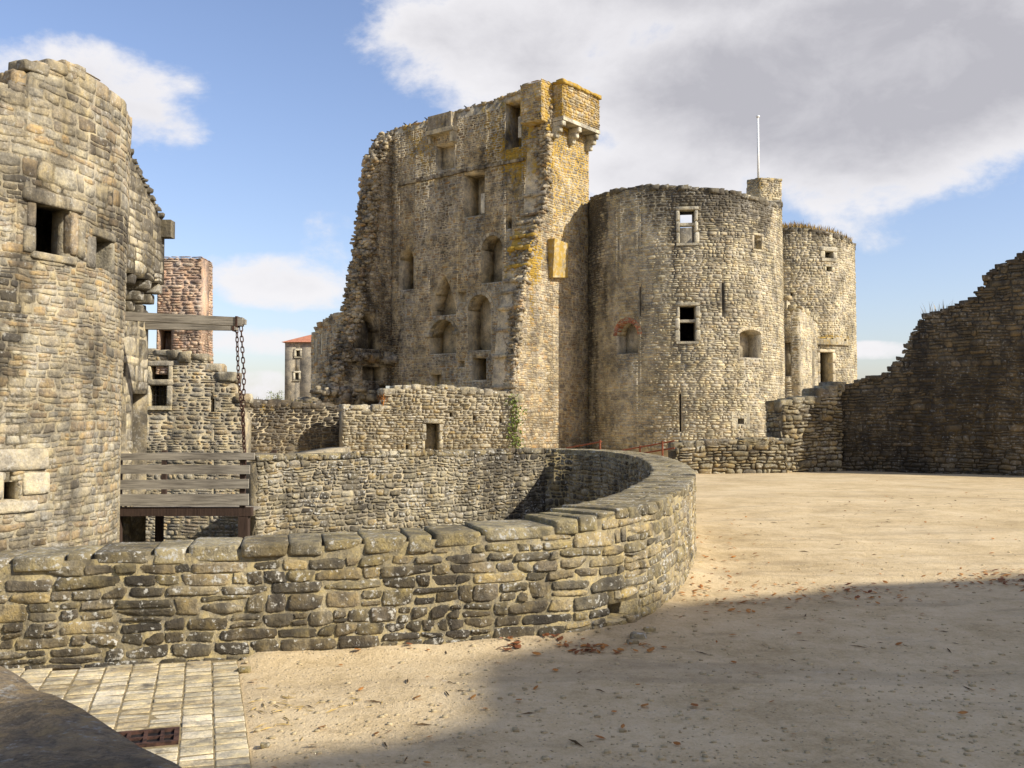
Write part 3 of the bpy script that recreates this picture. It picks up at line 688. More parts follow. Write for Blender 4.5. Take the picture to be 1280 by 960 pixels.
# ================================================================== CURVED PARAPET WALL
rs = Surf(ring_path, .0, 0.0)
upt = [rs.uv(x, 800)[0] for x in (-300, 0, 300, 500, 640, 780)]
i_last = upt[-1]
rtop_u = upt + [i_last + 2, i_last + 6, ring_path.len]; rtop_z = [.66, .71, .77, .79, .83, .93, .95, .95, .95]
rtop = lambda u: np.interp(u, rtop_u, rtop_z)
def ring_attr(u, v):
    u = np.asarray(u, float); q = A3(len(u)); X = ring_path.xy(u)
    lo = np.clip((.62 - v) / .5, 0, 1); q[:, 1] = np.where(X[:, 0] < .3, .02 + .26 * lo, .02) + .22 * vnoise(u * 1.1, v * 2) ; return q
hole_px = rs.op(777, 765, 798, 782, depth=None); hole_px['v0'] = .085; hole_px['v1'] = .22; hole_px['u0'] -= .17; hole_px['u1'] -= .02
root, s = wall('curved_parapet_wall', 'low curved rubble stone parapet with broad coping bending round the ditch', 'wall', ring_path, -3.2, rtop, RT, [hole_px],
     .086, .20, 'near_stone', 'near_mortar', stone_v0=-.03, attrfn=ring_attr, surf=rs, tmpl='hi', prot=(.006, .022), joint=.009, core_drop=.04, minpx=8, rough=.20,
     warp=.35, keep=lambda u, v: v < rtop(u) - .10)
# inner face, in the ditch
lay_stones(root, Surf(ring_path, 0, 0, -RT, -1), -1.6, .85, rtop, [], .11, .21, 'ditch_stone', 'lo', (.012, .03), .012, attrfn=lambda u, v: A3(len(u), .5, .22), parts=0, urange=(upt[0] + 2, ring_path.len), keep=lambda u, v: v < rtop(u) - .12 and not (hole_px['u0'] - .3 < u < hole_px['u1'] + .3 and -.15 < v < .35))
# coping
u = 2.0; R = random.Random(12)
while u < ring_path.len - .1:
    xx = ring_path.xy(u); curved = u > upt[4]
    ln = R.choice((.16, .24, .33, .42, .55)) * R.uniform(.9, 1.1) if not curved else R.uniform(.13, .27); um = u + ln / 2
    if um > ring_path.len - .05: break
    t = np.append(ring_path.tan(um), 0); nn = np.append(ring_path.nrm(um), 0); z = float(rtop(um))
    hh = .045 + R.uniform(-.010, .014)
    if not curved or R.random() < .45:
        block('coping_stone', np.append(ring_path.xy(um), z - hh) - nn * (RT / 2 - .005), t * (ln / 2 - .003), nn * (RT / 2 + .006 + R.uniform(-.008, .014)), (0, 0, hh), 'coping_stone', root, 6, .065, (R.uniform(-.05, .15), 0))
    else:
        k = R.uniform(.35, .62); wf = RT * k; wb = RT * (1 - k)
        block('coping_stone', np.append(ring_path.xy(um), z - hh) - nn * (wf / 2 - .012), t * (ln / 2 - .006), nn * (wf / 2), (0, 0, hh), 'coping_stone', root, 6, .05, (R.uniform(-.05, .15), 0))
        block('coping_stone', np.append(ring_path.xy(um), z - hh - .005) - nn * (wf + wb / 2 + .005), t * (ln / 2 - .006), nn * (wb / 2), (0, 0, hh), 'coping_stone', root, 6, .05, (R.uniform(-.05, .15), 0))
    u += ln

# ================================================================== STRAIGHT DITCH WALL
dp = Path(DITCH); ds = Surf(dp, 0, 0); dtop = lambda u: .95 + .02 * float(vnoise(u * .7, 3.3))
def ditch_attr(u, v):
    q = A3(len(u)); q[:, 1] = .20 + .25 * vnoise(u * .5, np.asarray(v) * .4 + 2); return q
dr, _ = wall('ditch_wall', 'straight lichened rubble wall lining the far side of the ditch', 'wall', dp, -3.2, dtop, .5, [], .085, .155, 'ditch_stone', 'mortar',
             stone_v0=-1.6, attrfn=ditch_attr, surf=ds, prot=(.012, .035), joint=.013, minpx=8, core_drop=.12, tmpl='mid')
Vc, Fc, Ac = core(Surf(Path([(-4.69, 26), (-4.69, 19.0)])), -3.2, lambda u: .9, .5, [], 1.0); org = np.array(dr.location); link('abutment', np_mesh('abutment', Vc - org, Fc, Ac), 'mortar', dr, org)
u = 0.0
while u < dp.len - .1:
    ln = R.uniform(.25, .55); um = min(u + ln / 2, dp.len - .1); t = np.append(dp.tan(um), 0); nn = np.append(dp.nrm(um), 0)
    block('coping_stone', np.append(dp.xy(um), .90) - nn * .25, t * (ln / 2 - .008), nn * .265, (0, 0, .058), 'coping_stone', dr, 4, .06, (R.uniform(0, .2), 0)); u += ln

# ================================================================== LEFT ROUND TOWER
tp = Path(arc(-9.06, 14.5, 3.13, math.radians(-60), math.radians(120), 60), smooth=True); ts = Surf(tp, -.020, 0)
pu, pz = ts.profile([(-40, 110), (2, 112), (6, 106), (30, 86), (60, 82), (100, 90), (125, 106), (140, 124), (150, 136)])
ttop = lambda u: np.interp(u, pu, pz) if u < pu[-1] else pz[-1] + .12 * vnoise(u * 2, 1.0)
t_ops = [ts.op(38, 258, 82, 319, depth=None), ts.op(113, 298, 132, 337, depth=.45), ts.op(4, 602, 24, 625, depth=.5), ts.op(11, 589, 16, 601, depth=.5)]
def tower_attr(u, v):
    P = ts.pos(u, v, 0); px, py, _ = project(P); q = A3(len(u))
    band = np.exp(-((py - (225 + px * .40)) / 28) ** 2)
    q[:, 1] = .02 + .16 * np.clip((70 - px) / 70, 0, 1) + .42 * band * (.6 + .4 * vnoise(np.asarray(u) * 2, np.asarray(v))) + .3 * blob(px, py, 0, 380, 60, 160) + .3 * blob(px, py, 118, 175, 18, 40) + .12 * vnoise(np.asarray(u) * .9, np.asarray(v) * .5)  # grey shading of the left side painted in, besides dark stains
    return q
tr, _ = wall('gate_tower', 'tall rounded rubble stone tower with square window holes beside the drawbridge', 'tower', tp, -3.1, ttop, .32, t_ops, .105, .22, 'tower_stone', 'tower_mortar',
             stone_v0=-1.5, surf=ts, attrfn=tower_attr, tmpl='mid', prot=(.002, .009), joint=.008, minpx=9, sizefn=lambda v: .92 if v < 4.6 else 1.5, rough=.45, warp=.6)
top_rubble(tr, ts, ttop, .4, .22, 'tower_stone', u0=2.0, u1=tp.len * .75, across=2, single=30)
o = t_ops[0]; TM = 'tower_stone'
f0 = sblock('window_frame', ts, o['u0'] - .2, o['u1'] + .25, o['v1'] - .01, o['v1'] + .17, -.12, .022, TM, tr, (.3, 0))
for (a, b2, c, d, dk) in ((o['u0'] - .16, o['u0'] + .01, o['v0'] - .02, (o['v0'] + o['v1']) / 2, 0), (o['u0'] - .11, o['u0'] + .01, (o['v0'] + o['v1']) / 2, o['v1'], .1), (o['u1'] - .01, o['u1'] + .12, o['v0'] + .05, o['v1'] - .02, -.1), (o['u1'] + .125, o['u1'] + .26, o['v0'] + .02, o['v1'] - .1, 0), (o['u0'] - .05, o['u1'] + .12, o['v0'] - .09, o['v0'] + .01, -.1)):
    sblock('jamb_stone', ts, a, b2, c, d, -.12, .018 + R.uniform(0, .02), TM, f0, (dk, 0))
o = t_ops[1]; f0 = sblock('window_frame', ts, o['u0'] - .12, o['u1'] + .10, o['v1'] - .01, o['v1'] + .12, -.3, .022, TM, tr)
for (a, b2, c, d) in ((o['u0'] - .22, o['u0'] + .01, o['v0'] - .03, o['v1'] - .015), (o['u1'] - .01, o['u1'] + .12, o['v0'] - .02, o['v1'] - .015)): sblock('jamb_stone', ts, a, b2, c, d, -.3, .02, TM, f0)
for (a, b2, c, d) in ((-30, 561, 58, 588), (27, 590, 60, 618), (-30, 627, 45, 642), (-30, 590, 3, 625)):
    q = ts.op(a, b2, c, d); sblock('loophole_slab', ts, q['u0'], q['u1'], q['v0'], q['v1'], -.1, .03, 'ashlar', tr, (-.1, 0))
# an inner back so that the windows look into a dark room
m = MB(); ci = (-9.06, 14.5)
m.quadmesh([(ci[0] + 2.95 * math.cos(a), ci[1] + 2.95 * math.sin(a), 5.3) for a in np.linspace(0, 2 * math.pi, 24, endpoint=False)], [tuple(range(24))]); m.build('upper_floor', 'dark_wood', tr)
bp = Path(arc(-9.06, 14.5, 3.2, math.radians(120), math.radians(300), 40), smooth=True); bs = Surf(bp, 0, 0)
Vc, Fc, Ac = core(bs, -3.1, lambda u: 5.4, .8, [], .4); org = np.array(tr.location); link('rear_wall', np_mesh('rear_wall', Vc - org, Fc, Ac), 'tower_mortar', tr, org)

# ================================================================== GATEHOUSE FLANK WITH CORBELS
gp = Path([(-7.0, 15.6), (-7.0, 19.2)]); gs = Surf(gp, 0, 0)
g_ops = [dict(u0=1.35, u1=2.5, v0=0.0, v1=2.5, shape='rect', depth=.5), dict(u0=2.85, u1=3.599, v0=-3.05, v1=2.1, shape='rect', depth=None)]
gr_, _ = wall('gatehouse', 'weathered gatehouse flank overhanging on stone corbels behind the rounded tower', 'gatehouse', gp, -3.1, lambda u: 4.0 if u < 3.0 else 3.6, .9, g_ops, .27, .5, 'ashlar', 'mortar',
              stone_v0=-1.5, surf=gs, attrfn=lambda u, v: A3(len(u), .5, .25), tmpl='mid', prot=(.002, .009), joint=.006, rough=.1)
up = Path([(-6.5, 15.4), (-6.5, 18.6)]); us_ = Surf(up, 0, 0); qu, qz = us_.profile([(120, 110), (158, 178), (165, 192), (175, 214), (190, 247), (203, 273)])
utop = lambda u: np.interp(u, qu, qz)
Vc, Fc, Ac = core(us_, 4.12, lambda u: float(utop(u)) - .05, 1.2, [], .2, attrfn=lambda u, v: A3(len(u), .5, .3)); org = np.array(gr_.location); link('upper_wall', np_mesh('upper_wall', Vc - org, Fc, Ac), 'mortar', gr_, org)
lay_stones(gr_, us_, 4.12, 6.6, utop, [], .17, .36, 'ashlar', 'mid', (.002, .007), .006, attrfn=lambda u, v: A3(len(u), .5, .42), rough=.15, parts=60)
top_rubble(gr_, us_, lambda u: float(utop(u)) - .03, 1.2, .10, 'ashlar', u0=1.0, across=3, attr=(.45, 0))
m = MB(); m.box((-6.42, 18.52, 5.15), (.10, 0, 0), (0, .12, 0), (0, 0, .16), (.4, .4, 0)); m.build('gargoyle_stub', 'ashlar', gr_)
for yy in (16.4, 17.15, 17.9, 18.45):
    for k, (dx, dz) in enumerate(((.52, 0), (.38, -.19), (.22, -.38))):
        block('corbel', (-7.05 + dx / 2, yy, 4.02 + dz), (dx / 2 + .03, 0, 0), (0, .10, 0), (0, 0, .088), 'ashlar', gr_, 4, .04, (.42, 0))

# ================================================================== WALL WITH BARRED WINDOW BEHIND THE DRAWBRIDGE
bp_ = Path([(-11, 24), (float(at(305, 500, 24)[0]), 24)]); bs_ = Surf(bp_, 0, 0)
qu2, qz2 = bs_.profile([(80, 440), (190, 438), (252, 446), (258, 455), (268, 460), (275, 464), (284, 470), (292, 480), (298, 492), (302, 515), (305, 522)])
btop = lambda u: np.interp(u, qu2, qz2)
b_ops = [bs_.op(188, 457, 211, 477, depth=.6), bs_.op(187, 481, 209, 508, depth=.6), bs_.op(263, 498, 268, 515, depth=.5), bs_.op(178, 643, 181, 655, depth=.4)]
def back_attr(u, v):
    px, py, _ = project(bs_.pos(u, v, 0)); q = A3(len(u)); q[:, 1] = -.22 + .3 * blob(px, py, 225, 480, 60, 60) + .2 * blob(px, py, 165, 520, 60, 60) - .05 * (py > 570) + .1 * vnoise(np.asarray(u), np.asarray(v)); return q
br, _ = wall('window_wall', 'broken rubble wall with a barred window seen behind the drawbridge', 'wall', bp_, -3.1, btop, .7, b_ops, .095, .21, 'tower_stone', 'tower_mortar', stone_v0=-2.2, surf=bs_, attrfn=back_attr, prot=(.002, .010), joint=.009, minpx=9, rough=.35)
top_rubble(br, bs_, btop, .7, .28, 'tower_stone', across=2, single=12)
frame(br, bs_, b_ops[1], .12, .03, -.35, 'ashlar', bars=(3, 3, 1.0), sill=True)
frame(br, bs_, b_ops[0], .10, .025, -.35, 'ashlar', sill=False)
cl, cr, ct = at(196, 380, 24.05)[0], at(252, 380, 24.05)[0], at(222, 320, 24.05)[2]
cp_ = Path([(cl, 24.05), (cr, 24.05), (cr, 25.0)]); cs = Surf(cp_, .012, 2.7)
c_op = [cs.op(198, 412, 214, 446, depth=.5)]
ch, _ = wall('chimney_stack', 'square chimney stack of worn pinkish brick behind the drawbridge beams', 'chimney', cp_, 2.7, lambda u: ct, .55, c_op, .075, .2, 'chimney_brick', 'chimney_brick', surf=cs, prot=(.008, .02), joint=.01, minpx=9, tmpl='lo',
              attrfn=lambda u, v: A3(len(u), .5, 0))
m = MB(); m.box(((cl + cr) / 2, 24.55, 3.6), ((cr - cl) / 2 - .3, 0, 0), (0, .2, 0), (0, 0, 1.3)); m.build('flue', 'iron', ch)

# ================================================================== DRAWBRIDGE
bx0, bx1, yn, yf = -7.02, -4.62, 17.6, 19.9
db = thing('drawbridge', 'short grey timber drawbridge with plank railings crossing the ditch', 'drawbridge', ((bx0 + bx1) / 2, (yn + yf) / 2, 0))
def plank(name, p, q, w, h, mat, par): m = MB(); m.bar(p, q, w, h); return m.build(name, mat, par)
rz = random.Random(3)
for yy in (yn, yf):
    for (z0, z1, ext) in (((.90, 1.02, .10), (.655, .81, .02), (.39, .555, 0), (.10, .30, 0)) if yy == yn else ((.84, .95, 0),)):
        j = rz.uniform(-.012, .012)
        plank('rail_board', (bx0 + rz.uniform(-.04, .02), yy, (z0 + z1) / 2 + j), (bx1 + ext, yy + rz.uniform(-.02, .02), (z0 + z1) / 2 - j), .045, z1 - z0, 'old_wood', db)
    for xx in (bx0 + .10, bx1 - .12): m = MB(); m.bar((xx, yy + .06, -.1), (xx, yy + .06, 1.0), .09, .09, (1, 0, 0)); m.build('rail_post', 'dark_wood', db)
    m = MB(); m.bar((bx0, yy + .08, -.01), (bx1 + .05, yy + .08, -.01), .14, .15); m.build('side_beam', 'dark_wood', db)
for k in range(12):
    xx = bx0 + .1 + (bx1 - bx0 - .1) * (k + .5) / 12; m = MB(); m.bar((xx, yn + .17, .0), (xx, yf - .03, .0), .19, .04, attr=(.5, 0, 0)); m.build('deck_plank', 'old_wood', db)
for xx, ww in ((bx0 + .07, .13), (bx1 - .10, .17)):
    for yy in (yn + .10, yf - .1): m = MB(); m.bar((xx, yy, -2.98), (xx, yy, -.09), ww, ww, (1, 0, 0)); m.build('support_post', 'dark_wood', db)
la = thing('lifting_arm', 'weathered pair of timber lifting beams jutting out over the drawbridge', 'timber beams', (-6.9, 18.3, 3.3))
p0, p1 = at(152, 395, 17.6), at(304, 402.5, 17.6); m = MB(); m.bar(p0, p1, .15, .15); bm1 = m.build('beam', 'old_wood', la)
m = MB(); m.bar(p1, p1 + (p1 - p0) / np.linalg.norm(p1 - p0) * .05, .09, .09); m.build('beam_tip', 'old_wood', bm1)
q0, q1 = at(157, 407, 19.1), at(297, 408.5, 19.1); m = MB(); m.bar(q0, q1, .15, .14); m.build('beam', 'old_wood', la)
for c, w in ((p1 - np.array([.10, 0, 0]), .19), (q1 - np.array([.06, 0, 0]), .18)):
    m = MB(); m.box(c, (.018, 0, 0), (0, w / 2, 0), (0, 0, w / 2)); m.build('iron_band', 'rust', la)
def link_mesh():
    m = MB(); pts = []; n = 12
    for t in np.linspace(0, 2 * math.pi, n, endpoint=False): pts.append((.026 * math.cos(t), 0, .036 * math.sin(t) + (.022 if math.sin(t) > 0 else -.022)))
    V = []; r = .0105; k = 6
    for i in range(n):
        d = np.array(pts[(i + 1) % n]) - np.array(pts[i - 1]); d /= np.linalg.norm(d); a = np.array([0, 1, 0.]); b3 = np.cross(d, a)
        V += [np.array(pts[i]) + r * (math.cos(t) * a + math.sin(t) * b3) for t in np.linspace(0, 2 * math.pi, k, endpoint=False)]
    F = [(i * k + j, i * k + (j + 1) % k, ((i + 1) % n) * k + (j + 1) % k, ((i + 1) % n) * k + j) for i in range(n) for j in range(k)]
    return np_mesh('link', np.array(V), np.array(F), None, True)
LM = link_mesh(); LM.materials.append(MATS['rust'])
for (pts, lab) in (([at(301, 404, 17.6), at(305, 470, 17.6), at(304, 520, 17.6), at(306, 592, 17.62)], 'rusty chain hanging from the longer lifting beam'), ([at(296, 413, 19.1), at(298, 470, 18.9), at(303, 520, 18.3), at(307, 585, 17.75)], 'rusty chain hanging from the shorter lifting beam')):
    c = thing('chain', lab, 'chain', tuple(pts[0]), 'drawbridge chains'); P = np.array(pts); sg = np.linalg.norm(np.diff(P, axis=0), axis=1); cu = np.concatenate([[0], np.cumsum(sg)]); k = 0; t = 0
    while t < cu[-1]:
        p = np.array([np.interp(t, cu, P[:, i]) for i in range(3)]); d = np.array([np.interp(min(t + .02, cu[-1]), cu, P[:, i]) - np.interp(max(t - .02, 0), cu, P[:, i]) for i in range(3)])
        o = bpy.data.objects.new('link', LM); COL.objects.link(o); o.parent = c; o.location = p - np.array(c.location)
        o.rotation_euler = (Vector(-d).to_track_quat('Z', 'Y') @ Matrix.Rotation(math.pi / 2 * (k % 2) + .35, 4, 'Z').to_quaternion()).to_euler(); t += .094; k += 1

# ================================================================== GARDEN WALLS BETWEEN DITCH AND KEEP
def straight(pxa, Ya, pxb, Yb): return Path([(float(at(pxa, 500, Ya)[0]), Ya), (float(at(pxb, 500, Yb)[0]), Yb)])
w1 = straight(290, 31, 437, 33); s1 = Surf(w1); a1, z1 = s1.profile([(290, 503), (345, 502), (385, 508), (400, 507), (437, 509)]); top1 = lambda u: np.interp(u, a1, z1) + .04 * vnoise(u * 1.7, 2)
def gw_attr(u, v):
    px, py, _ = project(s1.pos(u, v, 0)); q = A3(len(u)); q[:, 1] = .12 + .3 * blob(px, py, 330, 515, 60, 30) + .4 * blob(px, py, 425, 540, 16, 50); q[:, 2] = .16 + .2 * blob(px, py, 330, 510, 50, 25); return q  # upright dark patch near the right end paints a buttress shadow
r1, _ = wall('mossy_garden_wall', 'low mossy rubble wall running from the chains towards the keep', 'wall', w1, 0, top1, .6, [], .12, .22, 'ruin_stone', 'mortar', surf=s1, attrfn=gw_attr, minpx=8, prot=(.02, .05), joint=.02, rough=.3)
top_rubble(r1, s1, top1, .6, .3, 'ruin_stone', across=2, single=20, attr=(.1, .25))
w2 = straight(428, 31.4, 648, 33.2); s2 = Surf(w2); a2, z2 = s2.profile([(428, 509), (470, 509), (476, 506), (482, 492), (492, 484), (520, 482), (560, 484), (600, 489), (648, 495)]); top2 = lambda u: np.interp(u, a2, z2) + .03 * vnoise(u * 2.1, 5)
o2 = [s2.op(531, 529, 549, 572, depth=.5), s2.op(562, 516, 566, 521, depth=.3), s2.op(591, 520, 595, 525, depth=.3), s2.op(624, 523, 628, 529, depth=.3), s2.op(507, 556, 511, 562, depth=.3)]
r2, _ = wall('garden_wall', 'sunlit pale rubble wall with a narrow slanting doorway below the keep', 'wall', w2, 0, top2, .7, o2, .10, .19, 'ditch_stone', 'mortar', surf=s2, minpx=8, prot=(.02, .045), joint=.016, rough=.25,
             attrfn=lambda u, v: A3(len(u), .5, -.02))
top_rubble(r2, s2, top2, .7, .28, 'ditch_stone', across=2, single=30)
o = o2[0]; df = sblock('door_frame', s2, o['u0'] - .1, o['u1'] + .14, o['v1'] - .01, o['v1'] + .13, -.3, .05, 'ditch_stone', r2, (.1, 0), .06)
for ue in (o['u0'] - .10, o['u1'] - .01):
    for k in range(4): sblock('jamb_stone', s2, ue, ue + .11 + R.uniform(-.02, .03), o['v0'] + (o['v1'] - o['v0']) * k / 4, o['v0'] + (o['v1'] - o['v0']) * (k + 1) / 4 - .02, -.3, .035 + R.uniform(0, .02), 'ditch_stone', df, (.1, 0), .06)

# ================================================================== THE KEEP
KC = np.array([1.8, 45.0]); KE = np.array([.62, .785]); KN = np.array([.785, -.62])
rp = Path([tuple(KC + KE * -3.1), tuple(KC + KE * 3.0)]); R_ = Surf(rp)
keep = thing('keep', 'tall ruined castle keep with hearths and arched recesses in its exposed inner wall', 'castle keep', (0, 48, 0)); korg = np.array(keep.location)
ra, rzz = R_.profile([(638, 556), (640, 520), (643, 476), (649, 410), (653, 372), (658, 345), (664, 310), (672, 283), (681, 262), (684, 240), (685, 200), (687, 172), (690, 110), (716, 106), (737, 116)])
rtopk = lambda u: np.interp(u, ra, rzz)
def k_attr(surf):
    def f(u, v):
        px, py, _ = project(surf.pos(u, v, 0)); q = A3(len(u)); n = vnoise(np.asarray(u) * .8, np.asarray(v) * .25)
        if surf is R_:
            q[:, 2] = .75 * (py < 165) + .36 * blob(px, py, 686, 200, 30, 70) * 1.6 + .9 * blob(px, py, 668, 320, 22, 70) + .55 * blob(px, py, 700, 330, 20, 60); q[:, 1] = -.15
        else:
            q[:, 2] = np.clip(.42 - (py - 105) / 600, .0, .42) * (.75 + .5 * n) + .3 * blob(px, py, 650, 200, 60, 60) + .25 * blob(px, py, 530, 190, 40, 60)
            q[:, 1] = -.02 + .26 * n * (py < 330) + .30 * blob(px, py, 470, 430, 70, 90) + .22 * blob(px, py, 640, 170, 80, 60) + .14 * (px < 500)  # sunless torn stub on the left is painted darker, besides the streaks
        return q
    return f
Vc, Fc, Ac = core(R_, 0, lambda u: float(rtopk(u)) - .08 + .10 * vnoise(u * 4, 2), 1.25, [], .1, attrfn=k_attr(R_)); link('outer_wall', np_mesh('outer_wall', Vc - korg, Fc, Ac), 'keep_mortar', keep, korg)
lay_stones(keep, R_, 0, 16.6, rtopk, [], .12, .26, 'keep_stone', 'lo', (.006, .022), .016, attrfn=k_attr(R_), minpx=10, visfn=lambda x, y: y < 556)
top_rubble(keep, R_, lambda u: float(rtopk(u)) + .02, 1.25, .2, 'keep_stone', u0=0, u1=rp.len, across=3, attrfn=k_attr(R_))
# coarse broken masonry sticking out of the torn wall end
lst = []
for k in range(2600):
    py = BR.uniform(112, 545); u_, z_ = float(np.interp(py, [112, 172, 200, 240, 262, 283, 310, 345, 372, 410, 476, 556], [687, 686, 685, 684, 681, 672, 664, 658, 653, 649, 643, 638])), 0
    uu, vv = R_.uv(u_, py); w = -BR.uniform(.02, 1.25); uu = uu + BR.uniform(-.03, .2) + .45 * min(0, w + .3) * -1 * (.5 + .5 * float(vnoise(vv * .7, 1.5)))
    lst.append((R_.pos(np.clip(uu, 0, rp.len), vv, w), np.append(KE, 0) * BR.uniform(.05, .14), np.append(KN, 0) * BR.uniform(.06, .15), np.array([0, 0, BR.uniform(.03, .06)]), (BR.uniform(0, .3), .25 if py < 200 else BR.uniform(-.1, .2))))
blocks_stuff('broken_masonry', lst, 'keep_stone', keep)
M0 = KC + KE * .6 - KN * 1.2; mp = Path([tuple(M0 - KN * 9.7), tuple(M0)]); M_ = Surf(mp)
ma, mz = M_.profile([(490, 163), (500, 160), (545, 148), (572, 139), (632, 121), (660, 111), (680, 106), (700, 104)]); mtop = lambda u: np.interp(u, ma, mz) + .05 * vnoise(u * 2.5, 7)
m_ops = [M_.op(632, 127, 652, 185, depth=1.05), M_.op(545, 180, 568, 212, depth=.5), M_.op(580, 216, 606, 270, depth=1.1), M_.op(657, 225, 662, 253, depth=.5), M_.op(632, 271, 640, 286, 'arch', .4),
         M_.op(602, 294, 628, 353, 'arch', .95), M_.op(540, 344, 570, 394, 'point', .85), M_.op(537, 399, 570, 442, 'arch', 1.0), M_.op(572, 364, 583, 378, depth=.4), M_.op(585, 368, 614, 438, 'arch', .95),
         M_.op(590, 447, 608, 475, depth=1.1), M_.op(572, 451, 581, 459, depth=.4), M_.op(500, 312, 517, 362, 'arch', .95), M_.op(538, 468, 552, 490, depth=.6), M_.op(640, 398, 645, 406, depth=.3)]
Vc, Fc, Ac = core(M_, 0, lambda u: mtop(u) - .06, 1.2, m_ops, .3, attrfn=k_attr(M_)); link('inner_wall', np_mesh('inner_wall', Vc - korg, Fc, Ac), 'keep_mortar', keep, korg)
lay_stones(keep, M_, 2.0, 16.6, mtop, m_ops, .115, .24, 'keep_stone', 'lo', (.008, .030), .024, attrfn=k_attr(M_), minpx=10, parts=300)
top_rubble(keep, M_, mtop, 1.2, .2, 'keep_stone', across=3, attrfn=k_attr(M_))
for i in (5, 9): voussoirs(keep, M_, m_ops[i], .16, 'ashlar', .04, 9, a_attr=(.15, 0))
voussoirs(keep, M_, m_ops[7], .14, 'ashlar', .05, 7, a_attr=(.2, 0))
o = m_ops[7]
for ue in (o['u0'] - .05, o['u1'] + .05): block('hearth_corbel', M_.pos(ue, o['v1'] - .75, .03), np.append(KN, 0) * .14, np.append(KE, 0) * .18, (0, 0, .1), 'ashlar', keep, 4, .08, (.2, 0))
# floor ledges
for (xa, ya, xb, yb, pr) in ((500, 229, 578, 217, .16), (578, 213, 656, 200, .16)):
    ua, va = M_.uv(xa, ya); ub, vb = M_.uv(xb, yb); m = MB(); n = 10
    for k in range(n): sbox(m, M_, ua + (ub - ua) * k / n, ua + (ub - ua) * (k + 1) / n - .01, (va + vb) / 2 - .08 + BR.uniform(-.03, .03), (va + vb) / 2 + .06 + BR.uniform(-.03, .03), -.05, pr * BR.uniform(.6, 1.1), (BR.uniform(), .25, .1))
    m.build('floor_ledge', 'keep_stone', keep)
for (xa, ya, xb, yb) in ((400, 499, 492, 492),):
    pass
# upper chimney breast on a corbelled hood
q = M_.op(541, 141, 570, 163); m = MB(); sbox(m, M_, q['u0'], q['u1'], q['v0'], q['v1'] - .15, -.1, .38, (.4, .2, .3)); cb = m.build('chimney_breast', 'keep_stone', keep)
q2 = M_.op(540, 163, 571, 178); m = MB(); sbox(m, M_, q2['u0'] - .05, q2['u1'] + .08, q2['v1'] - .22, q2['v1'], -.1, .45, (.6, 0, .05)); sbox(m, M_, q2['u1'] - .16, q2['u1'] + .05, q2['v0'] - .15, q2['v1'] - .225, -.1, .36, (.6, 0, 0)); sbox(m, M_, q2['u0'], q2['u0'] + .16, q2['v0'], q2['v1'] - .225, -.1, .30, (.6, .1, 0)); m.build('hood', 'ashlar', cb)
# pale slabs painting the lit reveals of two openings
for (a, b2, c, d) in ((648.5, 146, 652.5, 172), (602, 242, 606.5, 267)):
    q = M_.op(a, b2, c, d); m = MB(); sbox(m, M_, q['u0'], q['u1'], q['v0'], q['v1'], -.5, .05, (.9, -.3, -.3)); m.build('painted_lit_jamb', 'pale_trim', keep)
# left-hand torn stub of the side wall
lp = Path([tuple(M0 - KN * 9.6 - KE * 5.6), tuple(M0 - KN * 9.6)]); L_ = Surf(lp)
la_, lz = L_.profile([(408, 500), (420, 470), (432, 440), (444, 400), (452, 350), (459, 310), (465, 260), (468, 222), (470, 206), (478, 190), (488, 170), (496, 160)]); ltop = lambda u: np.interp(u, la_, lz) + .12 * vnoise(u * 3.2, 4)
l_ops = [L_.op(441, 392, 474, 436, 'arch', .8), L_.op(453, 458, 479, 476, depth=.7), L_.op(474, 482, 492, 490, depth=.4)]
Vc, Fc, Ac = core(L_, 0, lambda u: ltop(u) - .1, 1.0, l_ops, .12, attrfn=k_attr(L_)); link('side_wall', np_mesh('side_wall', Vc - korg, Fc, Ac), 'keep_mortar', keep, korg)
lay_stones(keep, L_, 2.0, 16.6, ltop, l_ops, .14, .27, 'keep_stone', 'lo', (.015, .06), .022, attrfn=k_attr(L_), minpx=10, parts=100)
top_rubble(keep, L_, ltop, 1.0, .22, 'keep_stone', across=3, attrfn=k_attr(L_))
lst = []
for k in range(2200):
    py = BR.uniform(165, 500); pxx = float(np.interp(py, [160, 168, 184, 200, 222, 260, 310, 350, 400, 440, 470, 500], [496, 488, 478, 470, 468, 465, 459, 452, 444, 432, 420, 408]))
    uu, vv = L_.uv(pxx, py); w = -BR.uniform(-.1, 1.0); a = (BR.uniform(0, .35), .3 * (py < 260))
    lst.append((L_.pos(np.clip(uu + BR.uniform(-.10, .35), 0, lp.len), vv + BR.uniform(-.2, .1), w), np.append(KE, 0) * BR.uniform(.06, .17), np.append(KN, 0) * BR.uniform(.07, .16), np.array([0, 0, BR.uniform(.03, .075)]), a))
for (xa, ya, xb, yb, n) in ((395, 488, 500, 492, 46), (438, 446, 500, 450, 34), (420, 500, 470, 498, 26)):           # broken ledges of fallen floors
    for k in range(n):
        t = BR.uniform(); uu, vv = L_.uv(xa + (xb - xa) * t, ya + (yb - ya) * t); lst.append((L_.pos(uu, vv + BR.uniform(-.12, .12), BR.uniform(0, .28)), np.append(KE, 0) * BR.uniform(.1, .3), np.append(KN, 0) * BR.uniform(.1, .3), np.array([0, 0, BR.uniform(.06, .13)]), (BR.uniform(.1, .4), 0)))
blocks_stuff('broken_masonry', lst, 'keep_stone', keep)
